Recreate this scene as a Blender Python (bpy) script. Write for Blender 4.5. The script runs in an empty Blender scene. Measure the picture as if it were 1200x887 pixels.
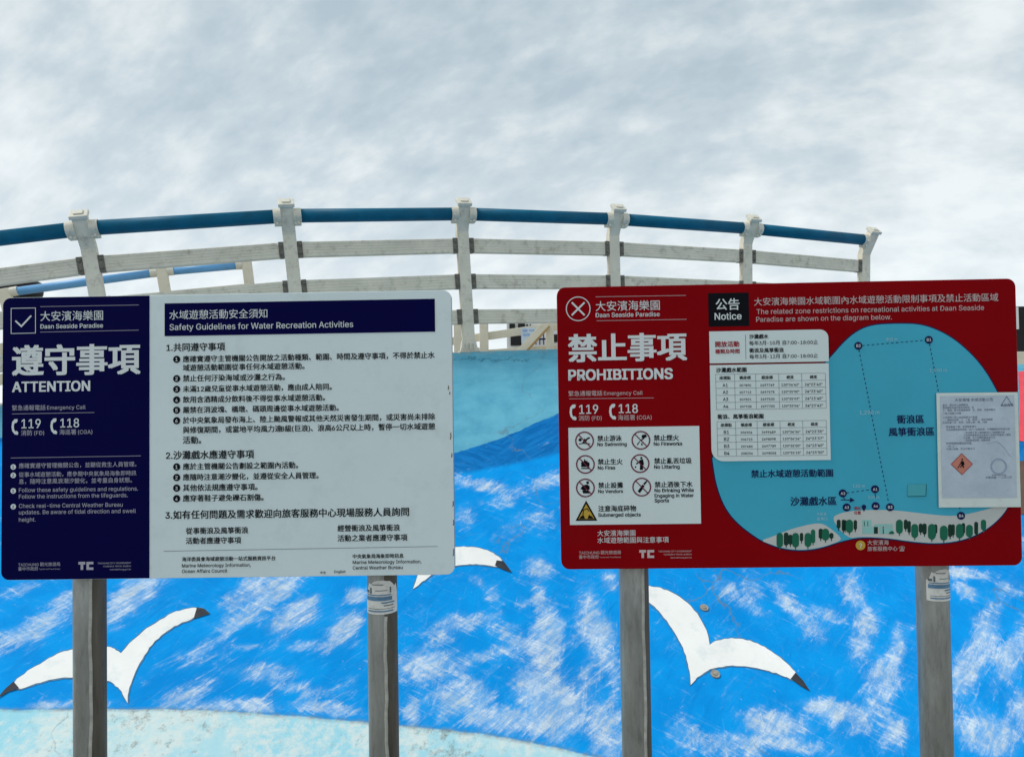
import bpy, bmesh, math, random
import numpy as np
from mathutils import Vector, Matrix
random.seed(7)
R = math.radians
scene = bpy.context.scene
col = scene.collection

# ------------------------------------------------------------------ camera
EYE = Vector((0, 0, 1.6))
PITCH, ROLL, FPX = R(1.2325), 0.0157, 832.0          # focal length in pixels of a 1200 px wide frame
cam = bpy.data.cameras.new('camera')
cam.sensor_width = 36; cam.lens = 36 * FPX / 1200
cam.clip_start = 0.05; cam.clip_end = 3000
camo = bpy.data.objects.new('camera', cam); col.objects.link(camo)
camo.matrix_world = (Matrix.Translation(EYE) @ Matrix.Rotation(R(90) + PITCH, 4, 'X') @ Matrix.Rotation(-ROLL, 4, 'Z'))
scene.camera = camo

# ------------------------------------------------------------------ world, sun, exposure
SUN_EL, SUN_AZ = R(52), R(-94)                         # azimuth clockwise from +Y
w = bpy.data.worlds.new('World'); scene.world = w; w.use_nodes = True
nt = w.node_tree; nt.nodes.clear()
def N(t, **k):
    n = nt.nodes.new(t)
    for a, b in k.items(): setattr(n, a, b)
    return n
def M_(op, a, b=None, c=None):
    n = N('ShaderNodeMath', operation=op)
    for i, v in enumerate((a, b, c)):
        if v is None: continue
        if isinstance(v, (int, float)): n.inputs[i].default_value = v
        else: nt.links.new(v, n.inputs[i])
    return n.outputs[0]
def ramp(fac, stops, interp='LINEAR'):
    n = N('ShaderNodeValToRGB'); n.color_ramp.interpolation = interp
    e = n.color_ramp.elements
    while len(e) < len(stops): e.new(0.5)
    for i, (p, c) in enumerate(stops):
        e[i].position = p; e[i].color = (*c, 1) if len(c) == 3 else c
    if fac is not None: nt.links.new(fac, n.inputs[0])
    return n.outputs[0]
out = N('ShaderNodeOutputWorld')
sky = N('ShaderNodeTexSky', sky_type='NISHITA'); sky.sun_disc = False
sky.sun_elevation = SUN_EL; sky.sun_rotation = SUN_AZ
bg1 = N('ShaderNodeBackground'); bg1.inputs[1].default_value = 0.1
nt.links.new(sky.outputs[0], bg1.inputs[0])
tc = N('ShaderNodeTexCoord'); sep = N('ShaderNodeSeparateXYZ'); nt.links.new(tc.outputs['Generated'], sep.inputs[0])
zc = M_('MAXIMUM', sep.outputs[2], 0.0)
zz = M_('ADD', zc, 0.75)
cx = M_('DIVIDE', sep.outputs[0], zz); cy = M_('DIVIDE', sep.outputs[1], zz)
cmb = N('ShaderNodeCombineXYZ'); nt.links.new(cx, cmb.inputs[0]); nt.links.new(cy, cmb.inputs[1])
mp = N('ShaderNodeMapping'); mp.inputs['Scale'].default_value = (1.75, 3.0, 1); mp.inputs['Location'].default_value = (3.1, 1.7, 0)
vr = N('ShaderNodeVectorRotate', rotation_type='Z_AXIS'); vr.inputs['Angle'].default_value = R(20)
nt.links.new(cmb.outputs[0], vr.inputs['Vector']); nt.links.new(vr.outputs[0], mp.inputs[0])
def wnoise(scale, det, rough, dist=0.0):
    n = N('ShaderNodeTexNoise'); n.inputs['Scale'].default_value = scale; n.inputs['Detail'].default_value = det
    n.inputs['Roughness'].default_value = rough; n.inputs['Distortion'].default_value = dist
    nt.links.new(mp.outputs[0], n.inputs['Vector']); return n.outputs[0]
big = wnoise(0.95, 3, 0.5); mid = wnoise(4.2, 4, 0.5, 0.15); fine = wnoise(10.0, 7, 0.58, 0.1)
s1 = M_('ADD', M_('MULTIPLY', mid, 0.48), M_('MULTIPLY', fine, 0.36))
s2 = M_('ADD', s1, M_('MULTIPLY', big, 0.42))                 # about 0.62 on average
cloud = ramp(s2, [(0.49, (0.44, 0.545, 0.61)), (0.60, (0.55, 0.64, 0.69)), (0.67, (0.67, 0.745, 0.77)), (0.78, (0.84, 0.89, 0.90))])
# thicker and whiter veil of cloud towards the horizon
hz = M_('POWER', M_('SUBTRACT', 1.0, zc), 5.2)
mixh = N('ShaderNodeMix', data_type='RGBA'); nt.links.new(M_('MULTIPLY', hz, 0.9), mixh.inputs[0])
nt.links.new(cloud, mixh.inputs[6]); mixh.inputs[7].default_value = (0.97, 1.03, 1.06, 1)
bg2 = N('ShaderNodeBackground'); bg2.inputs[1].default_value = 0.72
nt.links.new(mixh.outputs[2], bg2.inputs[0])
mx = N('ShaderNodeMixShader'); mx.inputs[0].default_value = 0.93
nt.links.new(bg1.outputs[0], mx.inputs[1]); nt.links.new(bg2.outputs[0], mx.inputs[2])
nt.links.new(mx.outputs[0], out.inputs[0])

sl = bpy.data.lights.new('sun', 'SUN'); sl.energy = 1.5; sl.angle = R(14); sl.color = (1.0, 0.965, 0.91)
so = bpy.data.objects.new('sun', sl); col.objects.link(so)
sd = Vector((math.sin(SUN_AZ) * math.cos(SUN_EL), math.cos(SUN_AZ) * math.cos(SUN_EL), math.sin(SUN_EL)))
so.rotation_euler = sd.to_track_quat('Z', 'Y').to_euler(); so.location = (20, 5, 30)

scene.view_settings.view_transform = 'Standard'; scene.view_settings.look = 'None'
scene.view_settings.exposure = 0.52; scene.view_settings.gamma = 1; scene.view_settings.use_curve_mapping = False
scene.cycles.use_denoising = True
scene.cycles.max_bounces = 6

# ------------------------------------------------------------------ survey: photo pixel -> ray
_m = camo.matrix_world.to_3x3()
_r, _u, _f = _m @ Vector((1, 0, 0)), _m @ Vector((0, 1, 0)), _m @ Vector((0, 0, -1))
def ray(px, py): return _f + _r * ((px - 600) / FPX) + _u * ((443.5 - py) / FPX)
def pix(p):
    d = Vector(p) - EYE; k = d.dot(_f)
    return 600 + FPX * d.dot(_r) / k, 443.5 - FPX * d.dot(_u) / k

# ------------------------------------------------------------------ materials
def lin(c): return tuple(((v / 255) / 12.92 if v / 255 <= 0.04045 else ((v / 255 + 0.055) / 1.055) ** 2.4) for v in c)
def mat(name, color, rough=0.6, var=0.12, scale=8.0, metal=0.0, spec=0.4, dirt=None, dirt_amt=0.0, bump=0.0, stretch=(1, 1, 1)):
    """base colour broken by two noises, an optional dirt colour in blotches, optional bump"""
    m = bpy.data.materials.new(name); m.use_nodes = True
    t = m.node_tree; b = t.nodes['Principled BSDF']
    tc = t.nodes.new('ShaderNodeTexCoord'); mp = t.nodes.new('ShaderNodeMapping'); mp.inputs['Scale'].default_value = stretch
    t.links.new(tc.outputs['Object'], mp.inputs[0])
    n1 = t.nodes.new('ShaderNodeTexNoise'); n1.inputs['Scale'].default_value = scale; n1.inputs['Detail'].default_value = 8; n1.inputs['Roughness'].default_value = 0.65
    t.links.new(mp.outputs[0], n1.inputs['Vector'])
    r1 = t.nodes.new('ShaderNodeValToRGB'); e = r1.color_ramp.elements
    e[0].position, e[1].position = 0.3, 0.7
    e[0].color = (*[v * (1 - var) for v in color], 1); e[1].color = (*[min(1, v * (1 + var)) for v in color], 1)
    t.links.new(n1.outputs[0], r1.inputs[0]); c = r1.outputs[0]
    if dirt:
        n2 = t.nodes.new('ShaderNodeTexNoise'); n2.inputs['Scale'].default_value = scale * 2.3; n2.inputs['Detail'].default_value = 10; n2.inputs['Roughness'].default_value = 0.72
        t.links.new(mp.outputs[0], n2.inputs['Vector'])
        r2 = t.nodes.new('ShaderNodeMapRange'); r2.inputs[1].default_value = 0.52; r2.inputs[2].default_value = 0.75; r2.inputs[4].default_value = dirt_amt
        t.links.new(n2.outputs[0], r2.inputs[0])
        x = t.nodes.new('ShaderNodeMix'); x.data_type = 'RGBA'; t.links.new(r2.outputs[0], x.inputs[0])
        t.links.new(c, x.inputs[6]); x.inputs[7].default_value = (*dirt, 1); c = x.outputs[2]
    t.links.new(c, b.inputs['Base Color'])
    b.inputs['Roughness'].default_value = rough; b.inputs['Metallic'].default_value = metal; b.inputs['Specular IOR Level'].default_value = spec
    if bump:
        bp = t.nodes.new('ShaderNodeBump'); bp.inputs['Strength'].default_value = bump; bp.inputs['Distance'].default_value = 0.004
        t.links.new(n1.outputs[0], bp.inputs['Height']); t.links.new(bp.outputs[0], b.inputs['Normal'])
    return m
MT = {}
MT['cream'] = mat('weathered_cream_paint', (0.72, 0.675, 0.555), 0.6, 0.10, 6, dirt=(0.27, 0.235, 0.165), dirt_amt=0.8, bump=0.25, stretch=(1, 1, 1))
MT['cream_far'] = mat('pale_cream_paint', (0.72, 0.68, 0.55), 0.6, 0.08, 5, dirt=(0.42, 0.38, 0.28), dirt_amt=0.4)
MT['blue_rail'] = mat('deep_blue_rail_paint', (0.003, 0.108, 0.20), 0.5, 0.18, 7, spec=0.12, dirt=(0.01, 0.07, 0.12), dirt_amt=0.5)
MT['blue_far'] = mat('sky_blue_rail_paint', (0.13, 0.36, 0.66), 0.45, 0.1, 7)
MT['bracket'] = mat('grey_cast_bracket', (0.15, 0.14, 0.115), 0.6, 0.35, 30, dirt=(0.05, 0.04, 0.03), dirt_amt=0.8)
MT['cap'] = mat('cap_paint', (0.66, 0.64, 0.55), 0.55, 0.1, 14, dirt=(0.32, 0.29, 0.22), dirt_amt=0.5)
MT['galv'] = mat('galvanised_steel', (0.29, 0.305, 0.29), 0.42, 0.26, 26, metal=0.45, spec=0.5, dirt=(0.13, 0.128, 0.115), dirt_amt=0.7, bump=0.12, stretch=(1, 1, 0.22))
MT['alu'] = mat('sign_back_aluminium', (0.30, 0.31, 0.31), 0.5, 0.1, 12, metal=0.4)
MT['panel_white'] = mat('sign_panel_white', (0.625, 0.73, 0.755), 0.42, 0.025, 5, spec=0.3, dirt=(0.44, 0.50, 0.49), dirt_amt=0.4)
MT['navy'] = mat('sign_navy_print', (0.0018, 0.0018, 0.048), 0.5, 0.06, 5, spec=0.03)
MT['red'] = mat('sign_red_print', (0.225, 0.0012, 0.004), 0.5, 0.10, 3, spec=0.03, dirt=(0.20, 0.006, 0.008), dirt_amt=0.6)
MT['ink_white'] = mat('sign_white_ink', (0.62, 0.68, 0.70), 0.45, 0.04, 8, spec=0.3)
MT['ink_pink'] = mat('sign_faded_white_ink', (0.52, 0.42, 0.43), 0.45, 0.04, 8, spec=0.3)
MT['ink_lilac'] = mat('sign_small_white_ink', (0.36, 0.36, 0.44), 0.45, 0.04, 8, spec=0.3)
MT['ink_black'] = mat('sign_black_ink', (0.005, 0.006, 0.009), 0.5, 0.05, 8, spec=0.05)
MT['ink_grey'] = mat('sign_grey_ink', (0.12, 0.15, 0.16), 0.45, 0.05, 8, spec=0.2)
MT['ink_navy'] = mat('map_navy_ink', (0.004, 0.008, 0.075), 0.45, 0.05, 8, spec=0.15)
MT['ink_red'] = mat('sign_red_ink', (0.30, 0.005, 0.02), 0.45, 0.05, 8, spec=0.2)
MT['map_blue'] = mat('map_water_print', (0.042, 0.385, 0.55), 0.42, 0.06, 3, spec=0.25, dirt=(0.06, 0.38, 0.52), dirt_amt=0.5)
MT['map_sand'] = mat('map_sand_print', (0.50, 0.53, 0.52), 0.45, 0.05, 9, spec=0.25)
MT['map_green'] = mat('map_green_print', (0.006, 0.13, 0.075), 0.45, 0.05, 9, spec=0.2)
MT['map_dkgreen'] = mat('map_dark_green_print', (0.003, 0.035, 0.022), 0.45, 0.05, 9, spec=0.2)
MT['map_mint'] = mat('map_mint_print', (0.25, 0.52, 0.50), 0.45, 0.05, 9, spec=0.2)
MT['map_teal'] = mat('tape_patch_teal', (0.05, 0.36, 0.44), 0.3, 0.05, 9, spec=0.5)
MT['panel_pale'] = mat('sign_pale_print', (0.62, 0.72, 0.735), 0.45, 0.03, 6, spec=0.3)
MT['yellow'] = mat('warning_yellow_print', (0.50, 0.33, 0.04), 0.45, 0.08, 9, spec=0.3)
MT['orange'] = mat('diamond_orange_print', (0.52, 0.20, 0.15), 0.5, 0.08, 9, spec=0.3)
MT['paper'] = mat('laminate_border', (0.60, 0.68, 0.67), 0.3, 0.05, 9, spec=0.5, dirt=(0.40, 0.45, 0.42), dirt_amt=0.4)
MT['page'] = mat('damp_paper', (0.44, 0.53, 0.62), 0.22, 0.10, 14, spec=0.5, dirt=(0.34, 0.42, 0.51), dirt_amt=0.7, bump=0.5)
MT['ink_page'] = mat('printed_page_ink', (0.10, 0.12, 0.19), 0.5, 0.1, 9)
MT['stamp'] = mat('faint_stamp_ink', (0.27, 0.33, 0.45), 0.5, 0.1, 9)
MT['sticker'] = mat('sticker_vinyl', (0.70, 0.71, 0.68), 0.45, 0.10, 40, spec=0.4, dirt=(0.28, 0.28, 0.25), dirt_amt=0.6)
MT['sticker_blue'] = mat('sticker_blue_print', (0.10, 0.22, 0.36), 0.45, 0.2, 40)
MT['gull_white'] = mat('mural_white_paint', (0.85, 0.855, 0.83), 0.8, 0.05, 4, spec=0.05, dirt=(0.50, 0.60, 0.66), dirt_amt=0.55, bump=0.25)
MT['gull_black'] = mat('mural_black_paint', (0.035, 0.04, 0.05), 0.7, 0.3, 9, spec=0.2, dirt=(0.22, 0.24, 0.27), dirt_amt=0.4)
MT['gull_line'] = mat('mural_outline_paint', (0.10, 0.22, 0.36), 0.7, 0.3, 14, spec=0.2)
MT['mural_red'] = mat('mural_red_paint', (0.80, 0.07, 0.10), 0.7, 0.1, 5, spec=0.2)
MT['mural_brown'] = mat('mural_brown_paint', (0.12, 0.075, 0.055), 0.7, 0.15, 7, spec=0.2)
MT['map_note'] = mat('map_pale_ink', (0.36, 0.60, 0.68), 0.45, 0.05, 8, spec=0.2)
MT['rust'] = mat('rust', (0.10, 0.055, 0.03), 0.8, 0.3, 60)
MT['bolt'] = mat('dull_bolt_paint', (0.30, 0.29, 0.25), 0.7, 0.4, 60)
MT['bead'] = mat('bright_weld_bead', (0.42, 0.42, 0.38), 0.5, 0.25, 40, metal=0.2)
MT['post_shade'] = mat('brown_shaded_galvanising', (0.115, 0.102, 0.082), 0.6, 0.3, 30, metal=0.2, spec=0.3, dirt=(0.05, 0.042, 0.033), dirt_amt=0.8, bump=0.15, stretch=(1, 1, 0.12))  # shaded right side of the sign posts, put into the colour
MT['concrete'] = mat('pale_concrete', (0.34, 0.33, 0.30), 0.85, 0.15, 3, dirt=(0.22, 0.21, 0.19), dirt_amt=0.5, bump=0.2)
MT['paving'] = mat('grey_paving', (0.27, 0.26, 0.24), 0.85, 0.18, 1.5, dirt=(0.18, 0.17, 0.15), dirt_amt=0.6, bump=0.2)
MT['house_white'] = mat('white_render', (0.78, 0.78, 0.76), 0.8, 0.04, 2)
MT['dark'] = mat('black_panel', (0.008, 0.008, 0.010), 0.5, 0.2, 6, spec=0.3)
MT['timber'] = mat('golden_timber', (0.40, 0.27, 0.11), 0.7, 0.2, 9)
MT['poster'] = mat('pale_poster_print', (0.52, 0.62, 0.74), 0.5, 0.12, 5)
MT['poster_blue'] = mat('poster_blue_print', (0.28, 0.42, 0.68), 0.5, 0.2, 12)

# ------------------------------------------------------------------ object helpers
def mesh_obj(name, verts, faces, m, parent=None, smooth=False):
    me = bpy.data.meshes.new(name); me.from_pydata([tuple(v) for v in verts], [], faces); me.update()
    if m: me.materials.append(m)
    if smooth:
        for p in me.polygons: p.use_smooth = True
    o = bpy.data.objects.new(name, me); col.objects.link(o)
    if parent: o.parent = parent
    return o
class MB:
    """collects boxes, bars, polygons into one mesh"""
    def __init__(s): s.v, s.f = [], []
    def add(s, vs, fs):
        b = len(s.v); s.v += [tuple(v) for v in vs]; s.f += [tuple(i + b for i in f) for f in fs]; return s
    def box(s, o, X, Y, Z):           # centre and three half-axis vectors
        o, X, Y, Z = map(Vector, (o, X, Y, Z))
        vs = [o + X * a + Y * b + Z * c for c in (-1, 1) for b in (-1, 1) for a in (-1, 1)]
        return s.add(vs, [(0, 2, 3, 1), (4, 5, 7, 6), (0, 1, 5, 4), (2, 6, 7, 3), (0, 4, 6, 2), (1, 3, 7, 5)])
    def sweep(s, rings, caps=True):   # rings of equal length
        n = len(rings[0]); b = len(s.v)
        for r in rings: s.v += [tuple(v) for v in r]
        for i in range(len(rings) - 1):
            for k in range(n):
                a = b + i * n + k; c = b + i * n + (k + 1) % n
                s.f.append((a, c, c + n, a + n))
        if caps:
            s.f.append(tuple(b + k for k in reversed(range(n)))); s.f.append(tuple(b + (len(rings) - 1) * n + k for k in range(n)))
        return s
    def tube(s, a, b, r, n=20):
        a, b = Vector(a), Vector(b); d = (b - a).normalized()
        x = d.orthogonal().normalized(); y = d.cross(x)
        return s.sweep([[p + x * (r * math.cos(2 * math.pi * k / n)) + y * (r * math.sin(2 * math.pi * k / n)) for k in range(n)] for p in (a, b)])
    def build(s, name, m, parent=None, smooth=False, bevel=0.0):
        o = mesh_obj(name, s.v, s.f, m, parent)
        if bevel or smooth:
            bm = bmesh.new(); bm.from_mesh(o.data)
            bmesh.ops.recalc_face_normals(bm, faces=bm.faces)
            if bevel:
                ed = [e for e in bm.edges if len(e.link_faces) == 2 and e.calc_face_angle(0) > 0.6]
                bmesh.ops.bevel(bm, geom=ed, offset=bevel, segments=2, affect='EDGES', profile=0.6)
            bm.to_mesh(o.data); bm.free()
            if smooth:
                for p in o.data.polygons: p.use_smooth = len(p.vertices) == 4
        return o
def thing(name, label, cat, loc=(0, 0, 0), rz=0.0, group=None):
    o = bpy.data.objects.new(name, None); col.objects.link(o); o.location = loc; o.rotation_euler = (0, 0, rz)
    o.empty_display_size = 0.2
    o['label'] = label; o['category'] = cat
    if group: o['group'] = group
    return o

# ------------------------------------------------------------------ the railing line: an arched ramp receding to the right
LX0, LDX, LY0, LDY = -2.8819, 1.2599, 4.77, 0.3863
_zs = np.polyfit([0, 1, 2, 3, 4, 5], [2.7596, 2.9237, 3.0145, 3.0496, 3.0407, 2.9972], 3)
ALONG = Vector((LDX, LDY, 0)).normalized(); OUTW = Vector((ALONG.y, -ALONG.x, 0)); SP = math.hypot(LDX, LDY)
def zrail(n): return float(np.polyval(_zs, n))
def frame(n):
    """tangent, outward, up of the ramp at post number n, and the handrail point there"""
    s = (zrail(n + 0.05) - zrail(n - 0.05)) / 0.1 / SP
    T = (ALONG + Vector((0, 0, s))).normalized(); B = OUTW.cross(T) * -1
    if B.z < 0: B = -B
    return Vector((LX0 + LDX * n, LY0 + LDY * n, zrail(n))), T, OUTW, B
def LP(n, o=0, h=0, a=0):
    P, T, O, B = frame(n); return P + T * a + O * o + B * h
HB = -1.085                                            # foot of a post below its handrail

# ------------------------------------------------------------------ ground
g = mesh_obj('ground', [(-600, -600, 0), (600, -600, 0), (600, 900, 0), (-600, 900, 0)], [(0, 1, 2, 3)], MT['paving'])
g['kind'] = 'structure'; g['label'] = 'grey paved ground'

# ------------------------------------------------------------------ painted sloping wall under the ramp
N0, N1 = -3.2, 9.5
def toe(n):
    P = LP(n); k = (P.x + 7) / 20.0
    return Vector((P.x * 0.9, 2.30 + 0.95 * k, -0.02))
def S(n, t, off=0.0):
    """point of the wall face: n along, t from 0 (top edge) to 1 (toe)"""
    p = LP(n, -0.005, HB).lerp(toe(n), t)
    if off:
        e = 0.02
        du = LP(n + e, -0.005, HB).lerp(toe(n + e), t) - p; dv = toe(n) - LP(n, -0.005, HB)
        nn = dv.cross(du).normalized()
        if nn.z < 0: nn = -nn
        p = p + nn * off
    return p
def s_at(px, py):
    n, t = 2 + (px - 543) / 190.0, (py - 415) / 700.0
    for _ in range(30):
        x, y = pix(S(n, t)); e = 1e-4
        xa, ya = pix(S(n + e, t)); xb, yb = pix(S(n, t + e))
        a, b, c, d = (xa - x) / e, (xb - x) / e, (ya - y) / e, (yb - y) / e
        det = a * d - b * c; rx, ry = px - x, py - y
        n += max(-1, min(1, (rx * d - ry * b) / det)); t += max(-.3, min(.3, (ry * a - rx * c) / det))
    return n, t
SLOPE = 3.6                                            # metres from top edge to toe, for a square texture scale
wall = thing('painted_wall', 'blue painted sloping wall with white gulls under the arched ramp', 'wall', (0, 4.5, 0))
wp = Vector((0, 4.5, 0))
NU, NV = 520, 170
vs = []; nts = []
for j in range(NV + 1):
    for i in range(NU + 1):
        n = N0 + (N1 - N0) * i / NU; t = j / NV
        vs.append(S(n, t) - wp); nts.append((n * SP, t * SLOPE))
fs = [(j * (NU + 1) + i, (j + 1) * (NU + 1) + i, (j + 1) * (NU + 1) + i + 1, j * (NU + 1) + i + 1) for j in range(NV) for i in range(NU)]
nts = np.array(nts)
# scuffed white brush patches of the mural: centre, half length, half width, tilt, strength
WEAR = [(40,735,65,13,25,.8),(25,690,25,8,20,.6),(75,705,30,9,35,.7),(160,690,38,16,38,.95),(135,722,12,20,0,.6),(232,762,28,8,38,.6),(275,718,14,34,-30,.7),
 (292,690,32,11,38,.9),(215,815,32,10,20,.75),(270,826,45,9,4,.8),(60,826,30,5,4,.6),(140,824,25,5,0,.5),(320,692,42,14,36,1.),(345,722,32,14,30,.9),(402,738,30,10,45,.95),
 (368,756,30,6,5,.75),(417,698,11,8,0,.9),(290,757,14,4,5,.8),(315,790,34,11,-5,.6),(350,806,34,8,-8,.6),(390,830,36,7,-8,.85),(295,826,26,8,-5,1.),(410,805,12,14,0,.4),
 (505,776,42,19,5,.85),(512,746,22,17,30,.7),(545,730,44,10,12,.65),(582,764,38,7,18,.7),(600,750,14,30,35,.6),(640,750,18,38,-8,1.),(633,703,8,16,10,1.),(634,665,13,11,-20,1.),
 (575,700,9,13,0,.7),(620,705,14,6,30,.6),(560,682,10,5,-30,.5),(626,806,28,26,0,1.),(545,818,34,28,0,.8),(600,842,55,16,-8,.95),(652,834,34,34,0,1.),(683,730,9,20,-20,.8),(482,835,8,18,0,.7),(520,805,12,5,-20,.6),
 (700,742,16,48,20,.95),(716,680,9,12,20,.7),(712,852,22,34,10,.95),(690,800,14,22,0,.7),(866,700,34,9,-35,.7),(880,690,14,16,-30,.6),(930,712,28,9,-45,.85),(905,686,9,5,0,.6),(1000,692,14,28,15,.65),(970,720,20,8,-20,.7),
 (1012,742,14,34,-15,.75),(1032,800,18,34,-20,.9),(1050,765,10,26,-10,.8),(1045,855,18,22,0,.8),(985,832,38,10,-8,.95),(1020,845,22,14,20,.6),(905,846,36,13,-12,1.),(925,872,48,9,-8,.8),(850,872,48,14,-5,.75),(800,866,22,20,0,.6),
 (1140,772,16,60,-30,1.),(1160,722,12,26,-30,.8),(1130,692,18,7,-30,.7),(1120,670,30,6,-5,.9),(1182,690,14,8,-25,.6),(1186,765,14,46,-30,.8),(1168,862,28,22,-20,.95),(1138,850,16,26,0,.8),(962,738,14,14,0,.5),(1195,830,14,20,0,.7),
 (650,560,30,9,20,.7),(560,568,30,7,-10,.9),(595,585,30,10,20,.5),(545,605,14,14,0,.5),(620,610,30,14,30,.5),(1196,640,14,20,0,.4)]
wear = np.zeros(len(vs))
for (px, py, a, b, ang, st) in WEAR:
    n, t = s_at(px, py); c = np.array([n * SP, t * SLOPE])
    n2, t2 = s_at(px + a * math.cos(R(ang)), py - a * math.sin(R(ang))); A = np.array([n2 * SP, t2 * SLOPE]) - c
    n3, t3 = s_at(px + b * math.sin(R(ang)), py + b * math.cos(R(ang))); B = np.array([n3 * SP, t3 * SLOPE]) - c
    Mi = np.linalg.inv(np.stack([A, B], 1)); q = (nts - c) @ Mi.T
    wear = np.maximum(wear, st * np.exp(-0.55 * ((q ** 2).sum(1)) ** 1.3))
def curve_t(pts, order=1):
    q = sorted((s_at(*p)[0] * SP, s_at(*p)[1] * SLOPE) for p in pts)
    return np.interp(nts[:, 0], [a[0] for a in q], [a[1] for a in q])
# where the painted bands meet (distance down the slope, positive below the line)
def smooth_line(pts):
    q = np.array(sorted((s_at(*p)[0] * SP, s_at(*p)[1] * SLOPE) for p in pts)); xs = np.linspace(q[0, 0], q[-1, 0], 200)
    ys = np.interp(xs, q[:, 0], q[:, 1]); k = np.ones(13) / 13
    ys = np.convolve(np.pad(ys, 6, 'edge'), k, 'valid'); return np.interp(nts[:, 0], xs, ys)
lineA = smooth_line([(-600, 470), (100, 500), (300, 525), (470, 541), (533, 535), (560, 528), (590, 518), (615, 505), (640, 488), (653, 481), (700, 462), (760, 470), (850, 500), (1000, 520), (1190, 515), (1500, 500)])
lineB = smooth_line([(-600, 500), (100, 530), (300, 550), (470, 562), (533, 558), (580, 550), (620, 540), (653, 530), (720, 515), (800, 520), (900, 540), (1190, 545), (1500, 540)])
lineC = smooth_line([(-800, 850), (0, 831), (85, 832), (150, 830), (240, 831), (330, 838), (430, 845.5), (480, 851), (560, 858), (620, 868), (660, 878), (720, 892), (850, 925), (1200, 1010), (1600, 1100)])
face = mesh_obj('mural_face', vs, fs, None, wall, smooth=True)
for nm, arr in (('wear', wear), ('below_hill', nts[:, 1] - lineA), ('below_crest', nts[:, 1] - lineB), ('below_shore', nts[:, 1] - lineC)):
    a = face.data.attributes.new(nm, 'FLOAT', 'POINT'); a.data.foreach_set('value', arr.astype(np.float32))
uv = face.data.uv_layers.new(name='mural'); li = np.empty(len(face.data.loops), dtype=np.int32); face.data.loops.foreach_get('vertex_index', li)
uv.data.foreach_set('uv', nts[li].astype(np.float32).ravel())
def mural_material():
    global nt
    m = bpy.data.materials.new('mural_paint'); m.use_nodes = True; nt = m.node_tree; b = nt.nodes['Principled BSDF']
    def attr(n): x = N('ShaderNodeAttribute'); x.attribute_name = n; return x.outputs['Fac']
    uvn = N('ShaderNodeUVMap'); uvn.uv_map = 'mural'
    def noise(scale, det=6, rough=0.6, rot=0.0, st=(1, 1), dist=0.0):
        mpn = N('ShaderNodeMapping'); mpn.inputs['Rotation'].default_value = (0, 0, R(rot)); mpn.inputs['Scale'].default_value = (st[0], st[1], 1)
        n0 = N('ShaderNodeVectorRotate'); n0.rotation_type = 'Z_AXIS'; n0.inputs['Angle'].default_value = R(rot)
        nt.links.new(uvn.outputs[0], n0.inputs['Vector']); mpn.inputs['Rotation'].default_value = (0, 0, 0); nt.links.new(n0.outputs[0], mpn.inputs[0])
        n = N('ShaderNodeTexNoise'); n.inputs['Scale'].default_value = scale; n.inputs['Detail'].default_value = det; n.inputs['Roughness'].default_value = rough; n.inputs['Distortion'].default_value = dist
        nt.links.new(mpn.outputs[0], n.inputs['Vector']); return n.outputs[0]
    def mr(v, a, b_, c=0.0, d=1.0, t='SMOOTHSTEP'):
        n = N('ShaderNodeMapRange', interpolation_type=t); nt.links.new(v, n.inputs[0])
        for i, x in zip((1, 2, 3, 4), (a, b_, c, d)): n.inputs[i].default_value = x
        return n.outputs[0]
    def mix(f, a, b_):
        n = N('ShaderNodeMix', data_type='RGBA')
        if isinstance(f, float): n.inputs[0].default_value = f
        else: nt.links.new(f, n.inputs[0])
        for i, x in ((6, a), (7, b_)):
            if isinstance(x, tuple): n.inputs[i].default_value = (*x, 1)
            else: nt.links.new(x, n.inputs[i])
        return n.outputs[2]
    big = noise(1.1, 4); med = noise(5, 6, 0.6); st1 = noise(5.5, 8, 0.7, 35, (0.8, 5.0), 0.6); st2 = noise(5.0, 8, 0.7, -28, (0.8, 5.0), 0.6)
    fine = noise(60, 6, 0.7); grain = noise(22, 10, 0.75); edge = noise(9, 5, 0.6)
    streak = M_('ADD', M_('MULTIPLY', st1, mr(big, 0.46, 0.54)), M_('MULTIPLY', st2, mr(big, 0.46, 0.54, 1.0, 0.0)))
    blue = mix(mr(med, 0.35, 0.65), (0.002, 0.265, 0.72), (0.003, 0.315, 0.80))
    blue = mix(M_('MULTIPLY', mr(big, 0.50, 0.68), 0.45), blue, (0.002, 0.215, 0.63))
    midb = mix(mr(streak, 0.4, 0.6), (0.003, 0.135, 0.41), (0.008, 0.19, 0.53))
    aqua = mix(mr(med, 0.3, 0.7), (0.09, 0.34, 0.485), (0.135, 0.425, 0.565)); aqua = mix(M_('MULTIPLY', mr(grain, 0.55, 0.75), 0.6), aqua, (0.26, 0.50, 0.58))
    shore = mix(mr(big, 0.4, 0.6), (0.33, 0.66, 0.77), (0.50, 0.72, 0.76)); shore = mix(M_('MULTIPLY', mr(M_('ADD', grain, M_('MULTIPLY', noise(2.6, 6, 0.65), 0.8)), 0.78, 1.02), 0.9), shore, (0.68, 0.76, 0.74))
    shore = mix(M_('MULTIPLY', mr(M_('ADD', noise(16, 10, 0.82), M_('MULTIPLY', noise(2.1, 3, 0.5), 0.35)), 0.69, 0.87), 0.85), shore, (0.24, 0.25, 0.22))
    wob = M_('MULTIPLY', M_('SUBTRACT', edge, 0.5), 0.05)
    c = mix(mr(M_('ADD', attr('below_hill'), wob), -0.006, 0.006), aqua, midb)
    c = mix(mr(M_('ADD', attr('below_crest'), wob), -0.03, 0.03), c, blue)
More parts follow.
